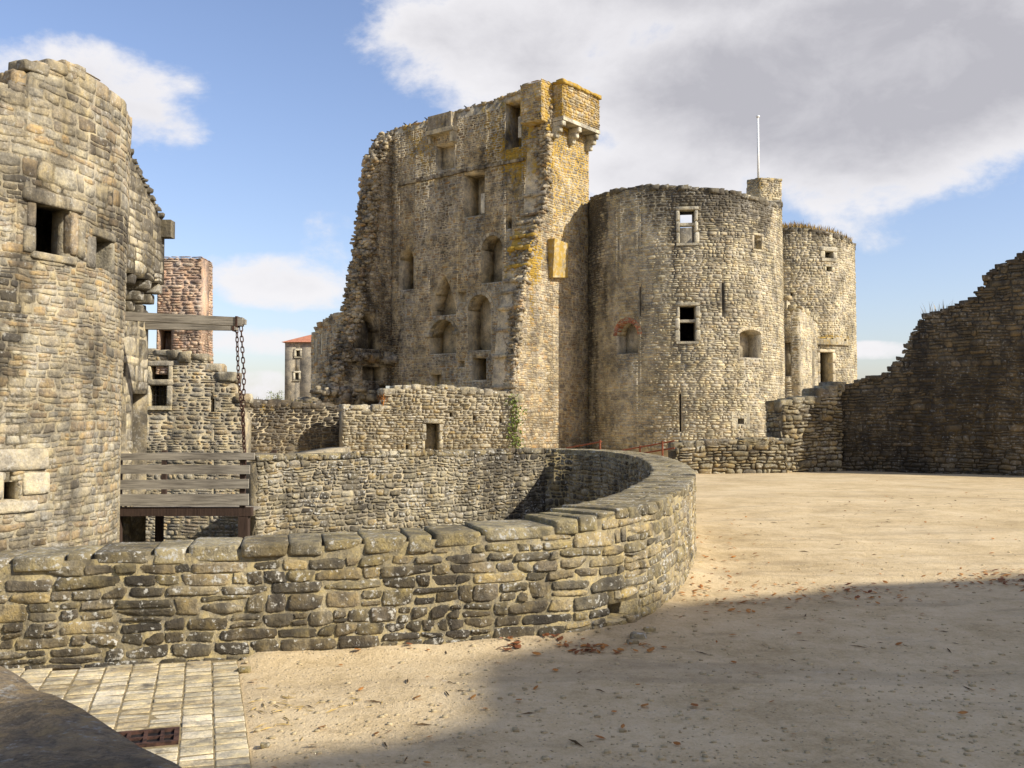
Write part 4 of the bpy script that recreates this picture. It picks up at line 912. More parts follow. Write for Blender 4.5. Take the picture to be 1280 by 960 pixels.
# bartizan on corbels
ub0, ub1 = R_.uv(690, 140)[0], rp.len + .02; vb0, vb1 = R_.uv(692, 149)[1], R_.uv(700, 110)[1]; BS = Surf(rp, 0, 0, .62)
ub1 = min(ub1, rp.len - .001)
m = MB(); sbox(m, BS, ub0, ub1, vb0, vb1 - .02, -.62, -.03, (.5, -.1, .4)); bt = m.build('turret', 'keep_stone', keep)
lay_stones(keep, BS, vb0, vb1, lambda u: vb1, [], .13, .26, 'keep_stone', 'lo', (.005, .03), .014, attrfn=lambda u, v: A3(len(u), .5, -.1, .43), urange=(ub0, ub1), parts=60)
bsd = Surf(Path([tuple(BS.pos(ub0, 0, -.62)[:2] - 0), tuple(BS.pos(ub0, 0, 0)[:2])])); lay_stones(keep, bsd, vb0, vb1, lambda u: vb1, [], .13, .22, 'keep_stone', 'lo', (.005, .03), .014, attrfn=lambda u, v: A3(len(u), .5, .1, .5), parts=0)
blocks_stuff('turret_top', [(BS.pos(u_, vb1 + .02, w), np.append(KE, 0) * .2, np.append(KN, 0) * .2, np.array([0, 0, BR.uniform(.04, .1)]), (0, .6)) for u_ in np.linspace(ub0 + .1, ub1 - .1, 9) for w in (-.1, -.35)], 'keep_stone', bt)
m = MB(); sbox(m, BS, ub0 - .05, ub1, vb0 - .17, vb0 - .004, -.62, .05, (.7, -.3, -.2)); m.build('turret_slab', 'pale_trim', bt)
for uc in (ub0 + .08, (ub0 + ub1) / 2 - .1, ub1 - .15):
    for k, dw in enumerate((.58, .42, .22)):
        block('corbel', R_.pos(uc, vb0 - .30 - .24 * k, dw / 2), np.append(KE, 0) * .12, np.append(KN, 0) * (dw / 2 + .05), (0, 0, .125), 'pale_trim', bt, 4, .05, (-.1 + .1 * k, -.1))
pu0, pu1 = R_.uv(677, 125)[0], R_.uv(691, 125)[0]; pv0, pv1 = R_.uv(680, 150)[1], R_.uv(690, 105)[1]
m = MB(); sbox(m, R_, pu0, pu1, pv0, pv1 - .05, -1.2, -.01, (.5, -.1, .5)); m.build('parapet', 'keep_stone', keep)
lay_stones(keep, R_, pv0, pv1, lambda u: pv1, [], .13, .26, 'keep_stone', 'lo', (.005, .03), .014, attrfn=lambda u, v: A3(len(u), .5, -.1, .5), urange=(pu0, pu1), parts=20)
end_face(keep, R_, pu0, 1.2, pv0, pv1, .13, .26, 'keep_stone', True, .2, .3)
# latrine spur
ua, va = R_.uv(684, 299); ub_, vb_ = R_.uv(701, 304); uc, vc = R_.uv(690, 348)
c8 = [R_.pos(ua + .1, vc, .02), R_.pos(ub_ + .1, vc + .1, .02), R_.pos(ub_ + .1, vc + .1, -.2), R_.pos(ua + .1, vc, -.2), R_.pos(ua, va, .42), R_.pos(ub_, va - .1, .42), R_.pos(ub_, va, -.2), R_.pos(ua, va, -.2)]
m = MB(); m.hexa([c8[0] + np.append(KN, 0) * .22, c8[1] + np.append(KN, 0) * .30] + c8[2:4] + c8[4:], (.5, -.2, .5)); m.build('latrine_spur', 'keep_stone', keep)

# ================================================================== GREAT ROUND TOWER
rcx, rcy, rr_ = 8.21, 47.75, 4.63
op_ = Path(arc(rcx, rcy, rr_, -math.pi, math.pi, 120), smooth=True); O_ = Surf(op_, .004, 0)
oa, oz = O_.profile([(742, 246), (760, 240), (800, 234), (850, 233), (900, 237), (940, 246), (960, 252), (973, 258)])
def otop(u): return float(np.interp(u, np.concatenate([[0, oa[0] - 2], oa, [oa[-1] + 2, op_.len]]), np.concatenate([[11.5, 11.9], oz, [11.9, 11.5]]))) + .05 * float(vnoise(u * 1.8, 3))
o_ops = [O_.op(849, 262, 869, 304, depth=None), O_.op(849, 382, 870, 427, depth=None), O_.op(925, 412, 952, 447, 'seg', .7), O_.op(771, 403, 797, 442, 'arch', .6), O_.op(798.6, 358, 800.8, 395, depth=.8), O_.op(902.8, 353, 905, 396, depth=.8),
         O_.op(849, 492, 851.4, 540, depth=.8), O_.op(922, 523, 930, 530, depth=.6), O_.op(943, 294, 953, 312, 'arch', .7), O_.op(771.2, 298, 773, 312, depth=.6)]
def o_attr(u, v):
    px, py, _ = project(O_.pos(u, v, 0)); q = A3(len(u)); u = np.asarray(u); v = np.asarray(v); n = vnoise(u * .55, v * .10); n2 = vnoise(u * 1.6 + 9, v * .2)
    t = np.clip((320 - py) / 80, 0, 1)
    q[:, 1] = -.06 + t * (.30 + .30 * n + .22 * n2) + .40 * blob(px, py, 845, 275, 30, 45) + .26 * blob(px, py, 880, 250, 130, 30) + .10 * n * (py > 330) + .15 * (px < 760) + .2 * (px < 748)  # left edge painted darker where the tower lies in shade; the rest is staining
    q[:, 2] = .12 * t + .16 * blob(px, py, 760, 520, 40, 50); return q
rt, _ = wall('round_tower', 'great round stone tower with mullioned windows and long arrow slits beside the keep', 'tower', op_, 0, otop, 1.1, o_ops, .115, .25, 'round_stone', 'round_mortar', surf=O_, batter=.004, attrfn=o_attr, prot=(.01, .035), joint=.016, minpx=10, stone_v0=.3,
             visfn=lambda x, y: y < 552, rough=.25)
top_rubble(rt, O_, otop, 1.0, .30, 'round_stone', u0=oa[0] - 3, u1=oa[-1] + 3, across=2, attr=(.45, .15))
m = MB(); m.quadmesh([(rcx + 3.7 * math.cos(a), rcy + 3.7 * math.sin(a), 9.3) for a in np.linspace(0, 2 * math.pi, 40, endpoint=False)], [tuple(range(40))]); m.build('upper_floor', 'dark_wood', rt)
for i in (0, 1): frame(rt, O_, o_ops[i], .13, .05, -.4, 'pale_trim', transom=.58)
voussoirs(rt, O_, o_ops[3], .22, 'brick', .03, 11, 'arch_brick'); voussoirs(rt, O_, o_ops[2], .14, 'ashlar', .03, 9)
q = o_ops[7]; m = MB(); sbox(m, O_, q['u0'] - .3, q['u1'] + .3, q['v1'], q['v1'] + .3, -.2, .03); sbox(m, O_, q['u0'] - .3, q['u0'], q['v0'] - .2, q['v1'], -.2, .025); sbox(m, O_, q['u1'], q['u1'] + .3, q['v0'] - .2, q['v1'], -.2, .028); m.build('loophole_frame', 'pale_trim', rt)
frame(rt, O_, o_ops[8], .09, .03, -.3, 'ashlar', sill=True)

# stair turret with flagpole
sx0, sx1, szt = at(937, 230, 53)[0], at(979, 230, 53)[0], at(958, 223, 53)[2]
xm_ = sx0 + (sx1 - sx0) * .33
stp = Path([(sx0, 53.6), (xm_, 53.0), (sx1, 53.35), (sx1 + .02, 54.6)]); ss_ = Surf(stp)
def st_attr(u, v): q = A3(len(u)); q[:, 2] = np.clip((np.asarray(v) - (szt - .7)) / .7, 0, 1) * .45; q[:, 1] = .05; return q
stt, _ = wall('stair_turret', 'small square stair turret rising behind the great round tower', 'turret', stp, 0, lambda u: szt + .04 * float(vnoise(u * 3, 1)), .5, [], .12, .25, 'round_stone', 'round_mortar', surf=ss_, attrfn=st_attr, stone_v0=9, minpx=10)
top_rubble(stt, ss_, lambda u: szt, .5, .25, 'round_stone', across=1, attr=(.2, .4))
m = MB(); m.box(((sx0 + sx1) / 2, 54.0, szt - .3), ((sx1 - sx0) / 2 - .2, 0, 0), (0, .6, 0), (0, 0, .15)); m.build('roof_slab', 'round_mortar', stt)
fp = thing('flagpole', 'thin bare white flagpole standing on the stair turret', 'flagpole', (float(at(948, 222, 53.9)[0]), 53.9, szt - .2)); zt = at(948, 147, 53.9)[2]
m = MB(); m.tube([(fp.location[0], 53.9, szt - .2), (fp.location[0], 53.9, zt)], [.065, .05], 10); m.build('pole', 'white_paint', fp, True)
m = MB(); m.tube([(fp.location[0], 53.9, zt), (fp.location[0], 53.9, zt + .02), (fp.location[0], 53.9, zt + .1), (fp.location[0], 53.9, zt + .13)], [.05, .1, .1, .03], 10); m.build('finial', 'white_paint', fp, True)

# second tower
tcx, tcy, tr2 = 15.75, 57.0, 3.72
p2 = Path(arc(tcx, tcy, tr2, -math.pi, math.pi, 90), smooth=True); S2 = Surf(p2, .004, 0)
sa, sz = S2.profile([(976, 286), (1000, 285), (1030, 290), (1055, 297), (1064, 303)])
def s2top(u): return float(np.interp(u, np.concatenate([[0], sa, [p2.len]]), np.concatenate([[12.3], sz, [11.5]])))
s_ops = [S2.op(1031, 314, 1042, 323, depth=None), S2.op(1033, 333, 1040, 339, depth=.6), S2.op(1025, 440, 1041, 480, depth=None), S2.op(988, 366, 991, 370, depth=.4)]
def s2_attr(u, v):
    px, py, _ = project(S2.pos(u, v, 0)); q = A3(len(u)); q[:, 1] = -.02 + .35 * np.clip((312 - py) / 25, 0, 1); q[:, 2] = .5 * blob(px, py, 980, 335, 9, 30) + .95 * blob(px, py, 1040, 425, 40, 12) + .2 * np.clip((300 - py) / 20, 0, 1); return q
t2, _ = wall('corner_tower', 'round grey corner tower topped with dry grass beyond the great round tower', 'tower', p2, 0, s2top, 1.0, s_ops, .12, .25, 'round_stone', 'round_mortar', surf=S2, attrfn=s2_attr, prot=(.01, .035), joint=.016, minpx=10, stone_v0=2)
top_rubble(t2, S2, s2top, 1.0, .3, 'round_stone', u0=sa[0] - 1.5, u1=sa[-1] + 2, across=2, attr=(.5, .1))
m = MB(); m.quadmesh([(tcx + 2.9 * math.cos(a), tcy + 2.9 * math.sin(a), 11.9) for a in np.linspace(0, 2 * math.pi, 36, endpoint=False)], [tuple(range(36))]); m.build('upper_floor', 'dark_wood', t2)
frame(t2, S2, s_ops[0], .22, .06, -.3, 'pale_trim'); frame(t2, S2, s_ops[1], .10, .04, -.3, 'pale_trim', sill=False); frame(t2, S2, s_ops[2], .14, .04, -.4, 'ashlar', sill=True, name='door_frame')
q = S2.op(1020, 424, 1061, 431); m = MB(); n = 12
for k in range(n): sbox(m, S2, q['u0'] + (q['u1'] - q['u0']) * k / n, q['u0'] + (q['u1'] - q['u0']) * (k + 1) / n - .01, q['v0'], q['v1'] + BR.uniform(-.08, .1), -.05, .12, (.5, 0, .38))
m.build('ledge', 'round_stone', t2)

# annexe between the towers
ap = Path([(float(at(972, 450, 51.9)[0]), 51.9), (float(at(1001, 450, 51.4)[0]), 51.4), (float(at(1023, 450, 53.4)[0]), 53.4)]); an = Surf(ap)
aa, az_ = an.profile([(973, 376), (984, 372), (988, 384), (1000, 385), (1012, 392), (1022, 402)]); atop = lambda u: np.interp(u, aa, az_)
a_ops = [an.op(981, 428, 989, 470, depth=.25), an.op(1015, 437, 1018, 486, depth=.35), an.op(1007, 440, 1009, 451, depth=.2)]
ar, _ = wall('annexe', 'small pale stone annexe with a sloping top wedged between the two towers', 'building', ap, 0, atop, .55, a_ops, .17, .34, 'round_stone', 'round_mortar', surf=an, attrfn=lambda u, v: A3(len(u), .5, -.08), prot=(.004, .014), joint=.012, minpx=10, stone_v0=2)
top_rubble(ar, an, lambda u: float(atop(u)) + .05, .55, .3, 'round_stone', across=1, attr=(.2, .35))

# ================================================================== RIGHT-HAND RUIN AND DRY-STONE WALLS
up_ = Path([(10.33, 31.8), (18.8, 25.9)]); U_ = Surf(up_)
ua_, uz = U_.profile([(1046, 486), (1060, 481), (1087, 473), (1107, 468), (1114, 459), (1127, 450), (1133, 433), (1142, 417), (1152, 397), (1158, 393), (1190, 385), (1219, 372), (1222, 362), (1230, 357), (1233, 345), (1247, 333), (1270, 322), (1282, 316), (1400, 290)])
utop2 = lambda u: np.interp(u, ua_, uz)
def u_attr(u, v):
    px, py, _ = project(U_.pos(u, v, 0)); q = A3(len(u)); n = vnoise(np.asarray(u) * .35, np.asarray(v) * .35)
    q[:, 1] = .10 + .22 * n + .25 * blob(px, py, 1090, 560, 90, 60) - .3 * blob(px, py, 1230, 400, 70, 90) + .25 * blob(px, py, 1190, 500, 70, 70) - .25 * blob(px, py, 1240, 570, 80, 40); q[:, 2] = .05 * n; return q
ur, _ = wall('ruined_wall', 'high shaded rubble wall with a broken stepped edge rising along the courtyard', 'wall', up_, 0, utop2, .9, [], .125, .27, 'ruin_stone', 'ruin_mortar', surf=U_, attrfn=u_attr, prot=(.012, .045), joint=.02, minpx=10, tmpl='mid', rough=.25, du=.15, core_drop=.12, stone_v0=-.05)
top_rubble(ur, U_, lambda u: float(utop2(u)) - .02, .9, .13, 'ruin_stone', u1=up_.len * .8, across=4, attr=(.2, .0))
top_rubble(ur, U_, lambda u: float(utop2(u)) + .06 * float(vnoise(u * 5, 2)), .9, .19, 'ruin_stone', u1=up_.len * .8, across=3, single=80, attr=(.2, .0), minpx=6)
d1 = Path([(float(at(842, 570, 29.8)[0]), 29.8), (float(at(984, 570, 30.3)[0]), 30.3)]); D1 = Surf(d1); da, dz = D1.profile([(842, 560), (850, 556), (880, 554), (930, 552), (984, 550)]); d1top = lambda u: np.interp(u, da, dz) + .03 * vnoise(u * 3, 2)
dr1, _ = wall('low_dry_stone_wall', 'low dry-stone wall at the far edge of the sandy courtyard', 'wall', d1, 0, d1top, .55, [], .13, .27, 'dry_stone', 'ruin_mortar', surf=D1, attrfn=lambda u, v: A3(len(u), .5, -.12), prot=(.03, .08), joint=.025, minpx=8, tmpl='mid', stone_v0=-.05, core_drop=.1)
top_rubble(dr1, D1, d1top, .55, .32, 'dry_stone', across=2, single=40)
d2 = Path([(float(at(978, 540, 30.35)[0]), 30.35), (float(at(1052, 540, 31.5)[0]), 31.5)]); D2 = Surf(d2)
ea, ez = D2.profile([(981, 506), (1000, 502), (1015, 498), (1030, 489), (1051, 481)]); d2top = lambda u: np.interp(u, ea, ez) + .05 * vnoise(u * 3, 6)
dr2, _ = wall('stepped_rubble_wall', 'taller rough rubble wall end joining the low wall to the ruin', 'wall', d2, 0, d2top, .7, [], .15, .28, 'dry_stone', 'ruin_mortar', surf=D2, attrfn=lambda u, v: A3(len(u), .5, -.1), prot=(.04, .10), joint=.03, minpx=8, tmpl='mid', stone_v0=-.05, core_drop=.12)
end_face(dr2, D2, 0.0, .7, 0, float(d2top(0)), .14, .26, 'dry_stone', True, .1)
top_rubble(dr2, D2, d2top, .7, .42, 'dry_stone', across=2, single=40)

# rusty handrail beyond the curved wall
hr = thing('handrail', 'rusty iron handrail sloping down beside the round tower foot', 'handrail', (4.0, 29, 0))
for (pa, pb) in (((708, 560, 30), (752, 552, 29)), ((778, 563, 29), (843, 551, 28.4)), ((800, 567, 29), (843, 560, 28.4))):
    m = MB(); m.tube([at(*pa), at(*pb)], .022, 8); m.build('rail', 'rail_rust', hr)
for (px, py, Y) in ((750, 550, 29), (828, 551, 28.5), (800, 557, 28.8)):
    p = at(px, py, Y); m = MB(); m.tube([p, (p[0], p[1], 0)], .028, 8); m.build('post', 'rail_rust', hr)

# ================================================================== FAR HOUSE AND CURTAIN WALL
hx0 = float(at(356, 460, 80)[0]); hzt = float(at(356, 427, 80)[2]); hx1 = hx0 + 6.5
hp = Path([(hx0, 80), (hx1, 80), (hx1, 86)]); H_ = Surf(hp)
h_ops = [H_.op(370, 438, 375, 446, depth=.4), H_.op(368.5, 466, 373.5, 475, depth=.4)]
hr_ = thing('far_house', 'far grey house with a red tiled roof beyond the keep', 'house', (hx0 + 3.2, 83, 0)); horg = np.array(hr_.location)
Vc, Fc, Ac = core(H_, 0, lambda u: hzt, .5, h_ops, 1.0); link('wall', np_mesh('wall', Vc - horg, Fc, Ac), 'far_render', hr_, horg)
m = MB(); m.box((hx0 + .25, 83, hzt / 2), (.25, 0, 0), (0, 2.4, 0), (0, 0, hzt / 2)); m.build('wall', 'far_render', hr_)
for o in h_ops: frame(hr_, H_, o, .13, .05, -.3, 'pale_trim')
m = MB(); e = .25; zr = hzt + 1.1
m.quadmesh([(hx0 - e, 80 - e, hzt - .05), (hx1 + e, 80 - e, hzt - .05), (hx1 + e, 86 + e, hzt - .05), (hx0 - e, 86 + e, hzt - .05), (hx0 + 2.6, 83, zr), (hx1 - 2.6, 83, zr)], [(0, 1, 5, 4), (1, 2, 5), (2, 3, 4, 5), (3, 0, 4), (3, 2, 1, 0)]); m.build('roof', 'roof_tile', hr_)
cw = Path([(float(at(389, 450, 64)[0]), 64), (float(at(440, 450, 60)[0]), 60)]); CW = Surf(cw); ca, cz = CW.profile([(389, 421), (394, 413), (402, 403), (408, 399), (416, 394), (440, 390)]); cwtop = lambda u: np.interp(u, ca, cz)
c_ops = [CW.op(393, 424, 396, 452, depth=.5), CW.op(400, 417, 403, 443, depth=.5)]
cr_, _ = wall('curtain_wall', 'distant curtain wall with slender windows between the house and the keep', 'wall', cw, 0, cwtop, .8, c_ops, .2, .4, 'keep_stone', 'keep_mortar', surf=CW, attrfn=lambda u, v: A3(len(u), .5, .1, .05), minpx=10, stone_v0=2)
for o in c_ops:
    m = MB(); sbox(m, CW, o['u1'] - .1, o['u1'] + .06, o['v0'], o['v1'], -.4, .04); m.build('painted_lit_jamb', 'pale_trim', cr_)  # pale strips paint the lit edges of the slender windows
top_rubble(cr_, CW, cwtop, .8, .4, 'keep_stone', across=1, attr=(.2, .1))

# ================================================================== FOREGROUND PARAPET (by the camera)
fp0 = np.array([-.065, 1.385]); fd = np.array([-.7071, .7071]); fpp = Path([tuple(fp0), tuple(fp0 + fd * 3.2)]); FS = Surf(fpp)
fr_, _ = wall('foreground_parapet', 'dark shaded parapet with thick coping slabs close beside the paved strip', 'wall', fpp, 0, lambda u: .93, .62, [], .12, .3, 'near_stone', 'near_mortar', surf=FS, attrfn=lambda u, v: A3(len(u), .5, .0), tmpl='mid', core_drop=.14, parts=60, keep=lambda u, v: v < .80)
lay_stones(fr_, Surf(fpp, 0, 0, -.62, -1), 0, .8, lambda u: .8, [], .12, .3, 'near_stone', 'mid', (.006, .022), .01, view=(-1e9, 1e9), parts=0)
u = 0.0
for ln in (.30, 1.75, .85):
    um = u + ln / 2; nn = np.append(fpp.nrm(.5), 0); o = block('coping_stone', np.append(fpp.xy(um), .865) - nn * .31, np.append(fd, 0) * (ln / 2 - .003), nn * (.33 + R.uniform(-.02, .02)), (0, 0, .078), 'worn_coping', fr_, 16, .05, (.0, 0)); u += ln
    for v_ in o.data.vertices:                           # hollows and bumps of a worn slab
        c_ = v_.co; a_ = np.array([c_.x, c_.y, c_.z]) + np.array(o.location); e_ = (c_.x * fd[0] + c_.y * fd[1]) / (ln / 2); w_ = (c_.x * nn[0] + c_.y * nn[1]) / .33
        c_.z += .010 * float(vnoise(a_[0] * 6, a_[1] * 6)) + .007 * float(vnoise(a_[0] * 17, a_[1] * 17)) - .02 * max(0, w_ - .6) ** 1.5
        k_ = .014 * float(vnoise(a_[0] * 9 + 9, a_[1] * 9)); c_.x += nn[0] * k_ * abs(w_); c_.y += nn[1] * k_ * abs(w_)

# ================================================================== UNSEEN WALL ADDED AND SHAPED TO SHADE THE FORECOURT
hgt = 15.0; off = np.array([math.sin(SUN_A), -math.cos(SUN_A)]) * hgt / math.tan(SUN_EL)
sh = [tuple(gz(x, y)[:2]) for (x, y) in ((1900, 700), (1280, 738), (1100, 752), (950, 768), (862, 786), (812, 812), (762, 836), (718, 856), (745, 876), (765, 895), (730, 922), (660, 946), (590, 968))] + [(-1.75, 3.1), (-3.0, -2.5)]
shp = Path([tuple(np.array(p) + off) for p in sh[::-1]], smooth=True)
sb = thing('shadow_caster', 'unseen stone wall added to throw the broad ground shadow', 'building', (float(sh[4][0] + off[0]), float(sh[4][1] + off[1]), 0)); SB = Surf(shp)
Vc, Fc, Ac = core(SB, 0, lambda u: hgt + .10 * float(vnoise(u * 1.9, 2)), .7, [], .3); sorg = np.array(sb.location); link('wall', np_mesh('wall', Vc - sorg, Fc, Ac), 'tower_mortar', sb, sorg)
lay_stones(sb, SB, 0, hgt, lambda u: hgt, [], .35, .7, 'tower_stone', 'lo', view=(-1e9, 1e9), parts=0)

# ================================================================== SMALL THINGS
# birds along the keep top
def bird(px, py, u_lab, face):
    uu, vv = M_.uv(px, py + 6); p = M_.pos(uu, mtop(uu) + .10, -.4); k = 1.0
    V = []; prof = [(-.20, .0, .012, .10), (-.13, .02, .03, .13), (-.06, .05, .065, .17), (.02, .055, .075, .21), (.08, .045, .06, .26), (.115, .035, .045, .31), (.15, .038, .042, .335), (.185, .02, .022, .335), (.225, .004, .005, .325)]
    n = 8; c, s_ = math.cos(face), math.sin(face)
    for (x, ry, rz_, z) in [(.7 * q1_, .7 * q2_, .7 * q3_, .7 * q4_) for q1_, q2_, q3_, q4_ in prof]:
        for t in np.linspace(0, 2 * math.pi, n, endpoint=False):
            y2 = max(ry, .003) * math.cos(t); V.append((p[0] + (x * c - y2 * s_), p[1] + (x * s_ + y2 * c), p[2] + z + rz_ * math.sin(t)))
    F = [(i * n + j, i * n + (j + 1) % n, (i + 1) * n + (j + 1) % n, (i + 1) * n + j) for i in range(len(prof) - 1) for j in range(n)] + [tuple(range(n))[::-1], tuple((len(prof) - 1) * n + j for j in range(n))]
    m = MB(); m.quadmesh(V, F)
    for sg in (-1, 1): m.tube([(p[0] - s_ * .03 * sg, p[1] + c * .03 * sg, p[2] - .08), (p[0] - s_ * .03 * sg, p[1] + c * .03 * sg, p[2] + .12)], .008, 5)
    o = m.build('bird', 'bird', None, True); tag(o, u_lab, 'bird', 'birds on the keep'); return o
BL = 'small black bird perched on the broken top of the keep'
for (x, y, f) in ((500, 158, 2.6), (512, 154, .4), (527, 151, 3.0), (553, 142, .2), (576, 133, 2.5), (585, 132, .6), (663, 107, .5)): bird(x, y, BL, f)

def blades(name, pts, mat, hmin, hmax, spread, wdt, n, label=None, cat=None, kind=None, parent=None, leaf=False):
    V = []; F = []; rg = random.Random(len(pts) * 7 + n)
    for p in pts:
        for k in range(n):
            a = rg.uniform(0, 6.28); r = rg.uniform(0, spread); h = rg.uniform(hmin, hmax); d = np.array([math.cos(a), math.sin(a), 0]); sd = np.array([-d[1], d[0], 0]) * wdt * rg.uniform(.6, 1.3)
            b0 = np.array(p) + d * r * rg.uniform(.2, 1); tip = b0 + d * h * rg.uniform(.1, .7) + np.array([0, 0, h]); mid = (b0 + tip) / 2 + np.array([0, 0, h * .15]); i = len(V)
            if leaf:
                c = b0 + np.array([rg.uniform(-1, 1), rg.uniform(-1, 1), 0]) * spread * .4 + np.array([0, 0, rg.uniform(hmin, hmax)]); e1 = np.array([rg.uniform(-1, 1) for _ in range(3)]); e1 /= np.linalg.norm(e1); e2 = np.cross(e1, [rg.uniform(-1, 1) for _ in range(3)]); e2 /= np.linalg.norm(e2) + 1e-6
                V += [c - e1 * wdt, c + e2 * wdt * .55, c + e1 * wdt, c - e2 * wdt * .55]; F.append((i, i + 1, i + 2, i + 3))
            else:
                V += [b0 - sd, b0 + sd, mid + sd * .6, tip, mid - sd * .6]; F += [(i, i + 1, i + 2, i + 4), (i + 4, i + 2, i + 3)]
    m = MB(); m.quadmesh(V, F); o = m.build(name, mat, parent)
    return tag(o, label, cat, None, kind)
# dry grass on the corner tower, moss tufts on walls
pts = [S2.pos(u_, s2top(u_) + .02, w) for u_ in np.linspace(sa[0] - 1, sa[-1] + .6, 70) for w in (-.15, -.5, -.85)]
blades('dry_grass', pts, 'dry_grass', .15, .45, .15, .022, 7, 'dry straw-coloured grass growing on the corner tower top', 'grass', 'stuff')
pts = [U_.pos(u_, utop2(u_), -.4) for u_ in np.linspace(*sorted((U_.uv(1150, 393)[0], U_.uv(1185, 386)[0])), 12)]
blades('dry_grass', pts, 'dry_grass', .12, .45, .1, .012, 3, 'sparse dry grass on the ruined wall top', 'grass', 'stuff')
pts = [s2.pos(u_, top2(u_), -.3) for u_ in np.linspace(2.2, 3.6, 9)] + [s1.pos(u_, top1(u_), -.3) for u_ in np.linspace(.4, 2.6, 12)]
blades('wall_grass', pts, 'moss', .06, .22, .12, .012, 6, 'short grass tufts growing along the garden wall tops', 'grass', 'stuff')
# green plant hanging at the garden wall end
pl = thing('creeper', 'green leafy creeper clinging to the end of the pale garden wall', 'plant', tuple(s2.pos(w2.len - .15, .4, .05)))
m = MB(); b0 = np.array(pl.location); m.tube([b0, b0 + [0.04, -.05, .6], b0 + [-.05, -.03, 1.4], b0 + [.02, -.04, 2.0]], [.03, .025, .018, .008], 6); m.build('stem', 'bark', pl)
blades('foliage', [b0 + [BR.uniform(-.15, .15), BR.uniform(-.2, .0), z] for z in np.linspace(.2, 1.9, 24)], 'green_leaf', .0, .15, .35, .055, 14, parent=pl, leaf=True)
pl = thing('ivy', 'small dark ivy patch growing where the keep meets the round tower', 'plant', (float(at(742, 480, 47.2)[0]), 47.0, 2.4)); b0 = np.array(pl.location)
m = MB(); m.tube([b0, b0 + [.02, .02, .8], b0 + [.05, 0, 1.6]], [.03, .02, .01], 6); m.build('stem', 'bark', pl)
blades('foliage', [b0 + [BR.uniform(-.1, .15), 0, z] for z in np.linspace(.3, 1.8, 10)], 'green_leaf', 0, .12, .25, .06, 10, parent=pl, leaf=True)
pl = thing('weed', 'dry reddish weed rooted in the step of the garden wall', 'plant', tuple(s2.pos(s2.uv(478, 520)[0], 2.0, .03))); b0 = np.array(pl.location)
m = MB(); m.tube([b0, b0 + [.02, -.03, .3]], [.015, .006], 5); m.build('stem', 'bark', pl); blades('foliage', [b0 + [0, 0, .05 + .05 * k] for k in range(5)], 'dry_leaf', .05, .3, .2, .012, 9, parent=pl)
# small far tree left of the house
tb = at(346, 524, 100); tz = at(346, 488, 100)[2]; tt = thing('far_tree', 'small hazy tree top showing left of the far house', 'tree', (float(tb[0]), 100, 0)); b0 = np.array([tb[0], 100, 0])
m = MB(); m.tube([b0, b0 + [0, 0, 1.5], b0 + [.1, 0, tz * .6], b0 + [.05, 0, tz * .95]], [.16, .12, .07, .02], 8)
for k in range(7): a = k * .9; h = tz * (.4 + .07 * k); m.tube([b0 + [.05, 0, h], b0 + [math.cos(a) * .7, math.sin(a) * .7, h + .7]], [.04, .012], 5)
m.build('trunk', 'bark', tt); rg = random.Random(8)
blades('crown', [b0 + [rg.gauss(0, .45), rg.gauss(0, .45), tz * rg.uniform(.45, .95)] for k in range(60)], 'green_leaf', -.1, .25, .4, .07, 14, parent=tt, leaf=True)

# fallen leaves, twigs and pebbles on the sand
rg = random.Random(21)
def litter(name, clusters, mat, size, label, cat, curl=.35, thin=False):
    V = []; F = []
    for (cx, cy, sx, sy, n) in clusters:
        for k in range(n):
            px, py = rg.gauss(cx, sx), rg.gauss(cy, sy)
            if py < 600: continue
            p = gz(px, py)
            if p[1] > 28 or inpoly(np.array([p[0]]), np.array([p[1]]), hole)[0]: continue
            j = int(np.argmin(((ring_path.P - p[:2]) ** 2).sum(1)))
            if ((ring_path.P[j] - p[:2]) ** 2).sum() < .002 or ((p[:2] - ring_path.P[j]) @ ring_path.nrm(ring_path.u[j]) < .03 and p[1] < 24): continue
            a = rg.uniform(0, 6.28); s_ = size * rg.uniform(.6, 1.5); e1 = np.array([math.cos(a), math.sin(a), rg.uniform(-curl, curl)]) * s_; e2 = np.array([-math.sin(a), math.cos(a), rg.uniform(-curl, curl)]) * s_ * (.08 if thin else rg.uniform(.35, .6))
            c = np.array([p[0], p[1], float(ground_z(np.array([p[0]]), np.array([p[1]]))[0]) + .006 + (0 if thin else s_ * .25)]); i = len(V)
            up3 = np.array([0, 0, s_ * rg.uniform(.1, .5)])
            V += [c - e1, c - e1 * .3 + e2, c + e1 * .4 + e2 * .9, c + e1, c + e1 * .4 - e2 * .9, c - e1 * .3 - e2, c + up3 * .4]; F += [(i + a_, i + (a_ + 1) % 6, i + 6) for a_ in range(6)]
    m = MB(); m.quadmesh(V, F); return tag(m.build(name, mat), label, cat, None, 'stuff')
litter('fallen_leaves', [(1240, 725, 40, 7, 90), (1050, 745, 60, 7, 70), (920, 750, 50, 18, 50), (900, 690, 30, 35, 50), (880, 730, 25, 25, 40), (860, 760, 40, 8, 16), (1000, 830, 180, 60, 26), (560, 885, 120, 40, 22), (760, 812, 50, 5, 36), (480, 808, 110, 5, 26), (1060, 690, 150, 50, 45), (1200, 640, 100, 20, 30)], 'dry_leaf', .026, 'scattered brown fallen leaves on the sandy forecourt', 'leaves')
litter('leaf_drift', [(641, 812, 7, 4, 22), (692, 806, 8, 3, 16), (546, 800, 4, 3, 8), (735, 815, 16, 3, 26), (460, 812, 25, 2, 16), (1258, 727, 22, 5, 40), (1075, 738, 20, 4, 20)], 'red_leaf', .028, 'drift of rust-red leaves at the foot of the curved wall', 'leaves')
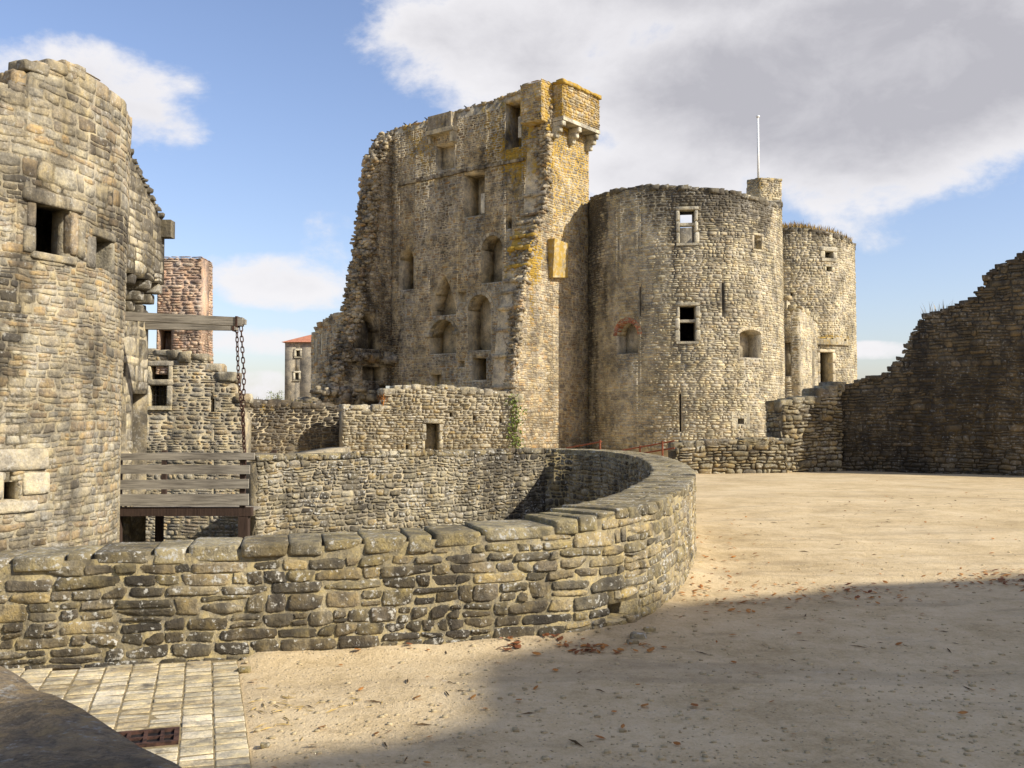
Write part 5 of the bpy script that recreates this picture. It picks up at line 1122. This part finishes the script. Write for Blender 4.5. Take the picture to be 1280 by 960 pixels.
litter('twigs', [(1060, 650, 120, 20, 30), (950, 780, 200, 50, 24), (520, 880, 130, 40, 16), (1150, 635, 70, 8, 20)], 'twig', .05, 'thin broken twigs scattered over the sand', 'twigs', .05, True)
litter('straw', [(350, 885, 22, 14, 40), (440, 880, 30, 10, 14), (1000, 680, 140, 45, 40)], 'dry_grass', .035, 'wisps of pale straw lying on the sand', 'straw', .1, True)
lst = []
for k in range(2600):
    px, py = rg.uniform(-20, 1300), 600 + 360 * rg.random() ** .7; p = gz(px, py)
    if p[1] > 22 or inpoly(np.array([p[0]]), np.array([p[1]]), hole)[0]: continue
    d = p[:2] - PV_O
    if d @ PV_P > -.03 and d @ PV_P < 2.6: continue
    j = int(np.argmin(((ring_path.P - p[:2]) ** 2).sum(1)))
    if (p[:2] - ring_path.P[j]) @ ring_path.nrm(ring_path.u[j]) < .02: continue
    r = .004 + .010 * rg.random() ** 4; lst.append(((p[0], p[1], float(ground_z(np.array([p[0]]), np.array([p[1]]))[0]) + r * .15), (r * 1.3, 0, 0), (0, r, 0), (0, 0, r * .6), (0, 0)))
pr_ = bpy.data.objects.new('tmp', None)
Vs, Fs = [], []; b = 0
for (c, ex, ey, ez, _) in lst:
    P, F = block_pts(c, np.array(ex), np.array(ey), np.array(ez), 3, .15); Vs.append(P); Fs.append(F + b); b += len(P)
tag(link('pebbles', np_mesh('pebbles', np.vstack(Vs), np.vstack(Fs), None, True), 'pebble'), 'loose pebbles strewn over the sandy forecourt', 'pebbles', None, 'stuff'); bpy.data.objects.remove(pr_)
for k, (px, py, s_) in enumerate(((798, 800, .05), (812, 792, .04), (790, 806, .035), (770, 790, .045), (305, 840, .03), (331, 934, .02))):
    p = gz(px, py); block('loose_stone', (p[0], p[1], s_ * .45), (s_ * 1.2, 0, 0), (0, s_ * .9, 0), (0, 0, s_ * .6), 'near_stone', None, 4, .15); o = COL.objects[-1]; tag(o, 'loose pale stone lying on the sand near the curved wall', 'stone', 'loose stones')
bpy.context.view_layer.update()
print('objects', len(bpy.data.objects), 'tris approx', sum(len(m.polygons) for m in bpy.data.meshes))
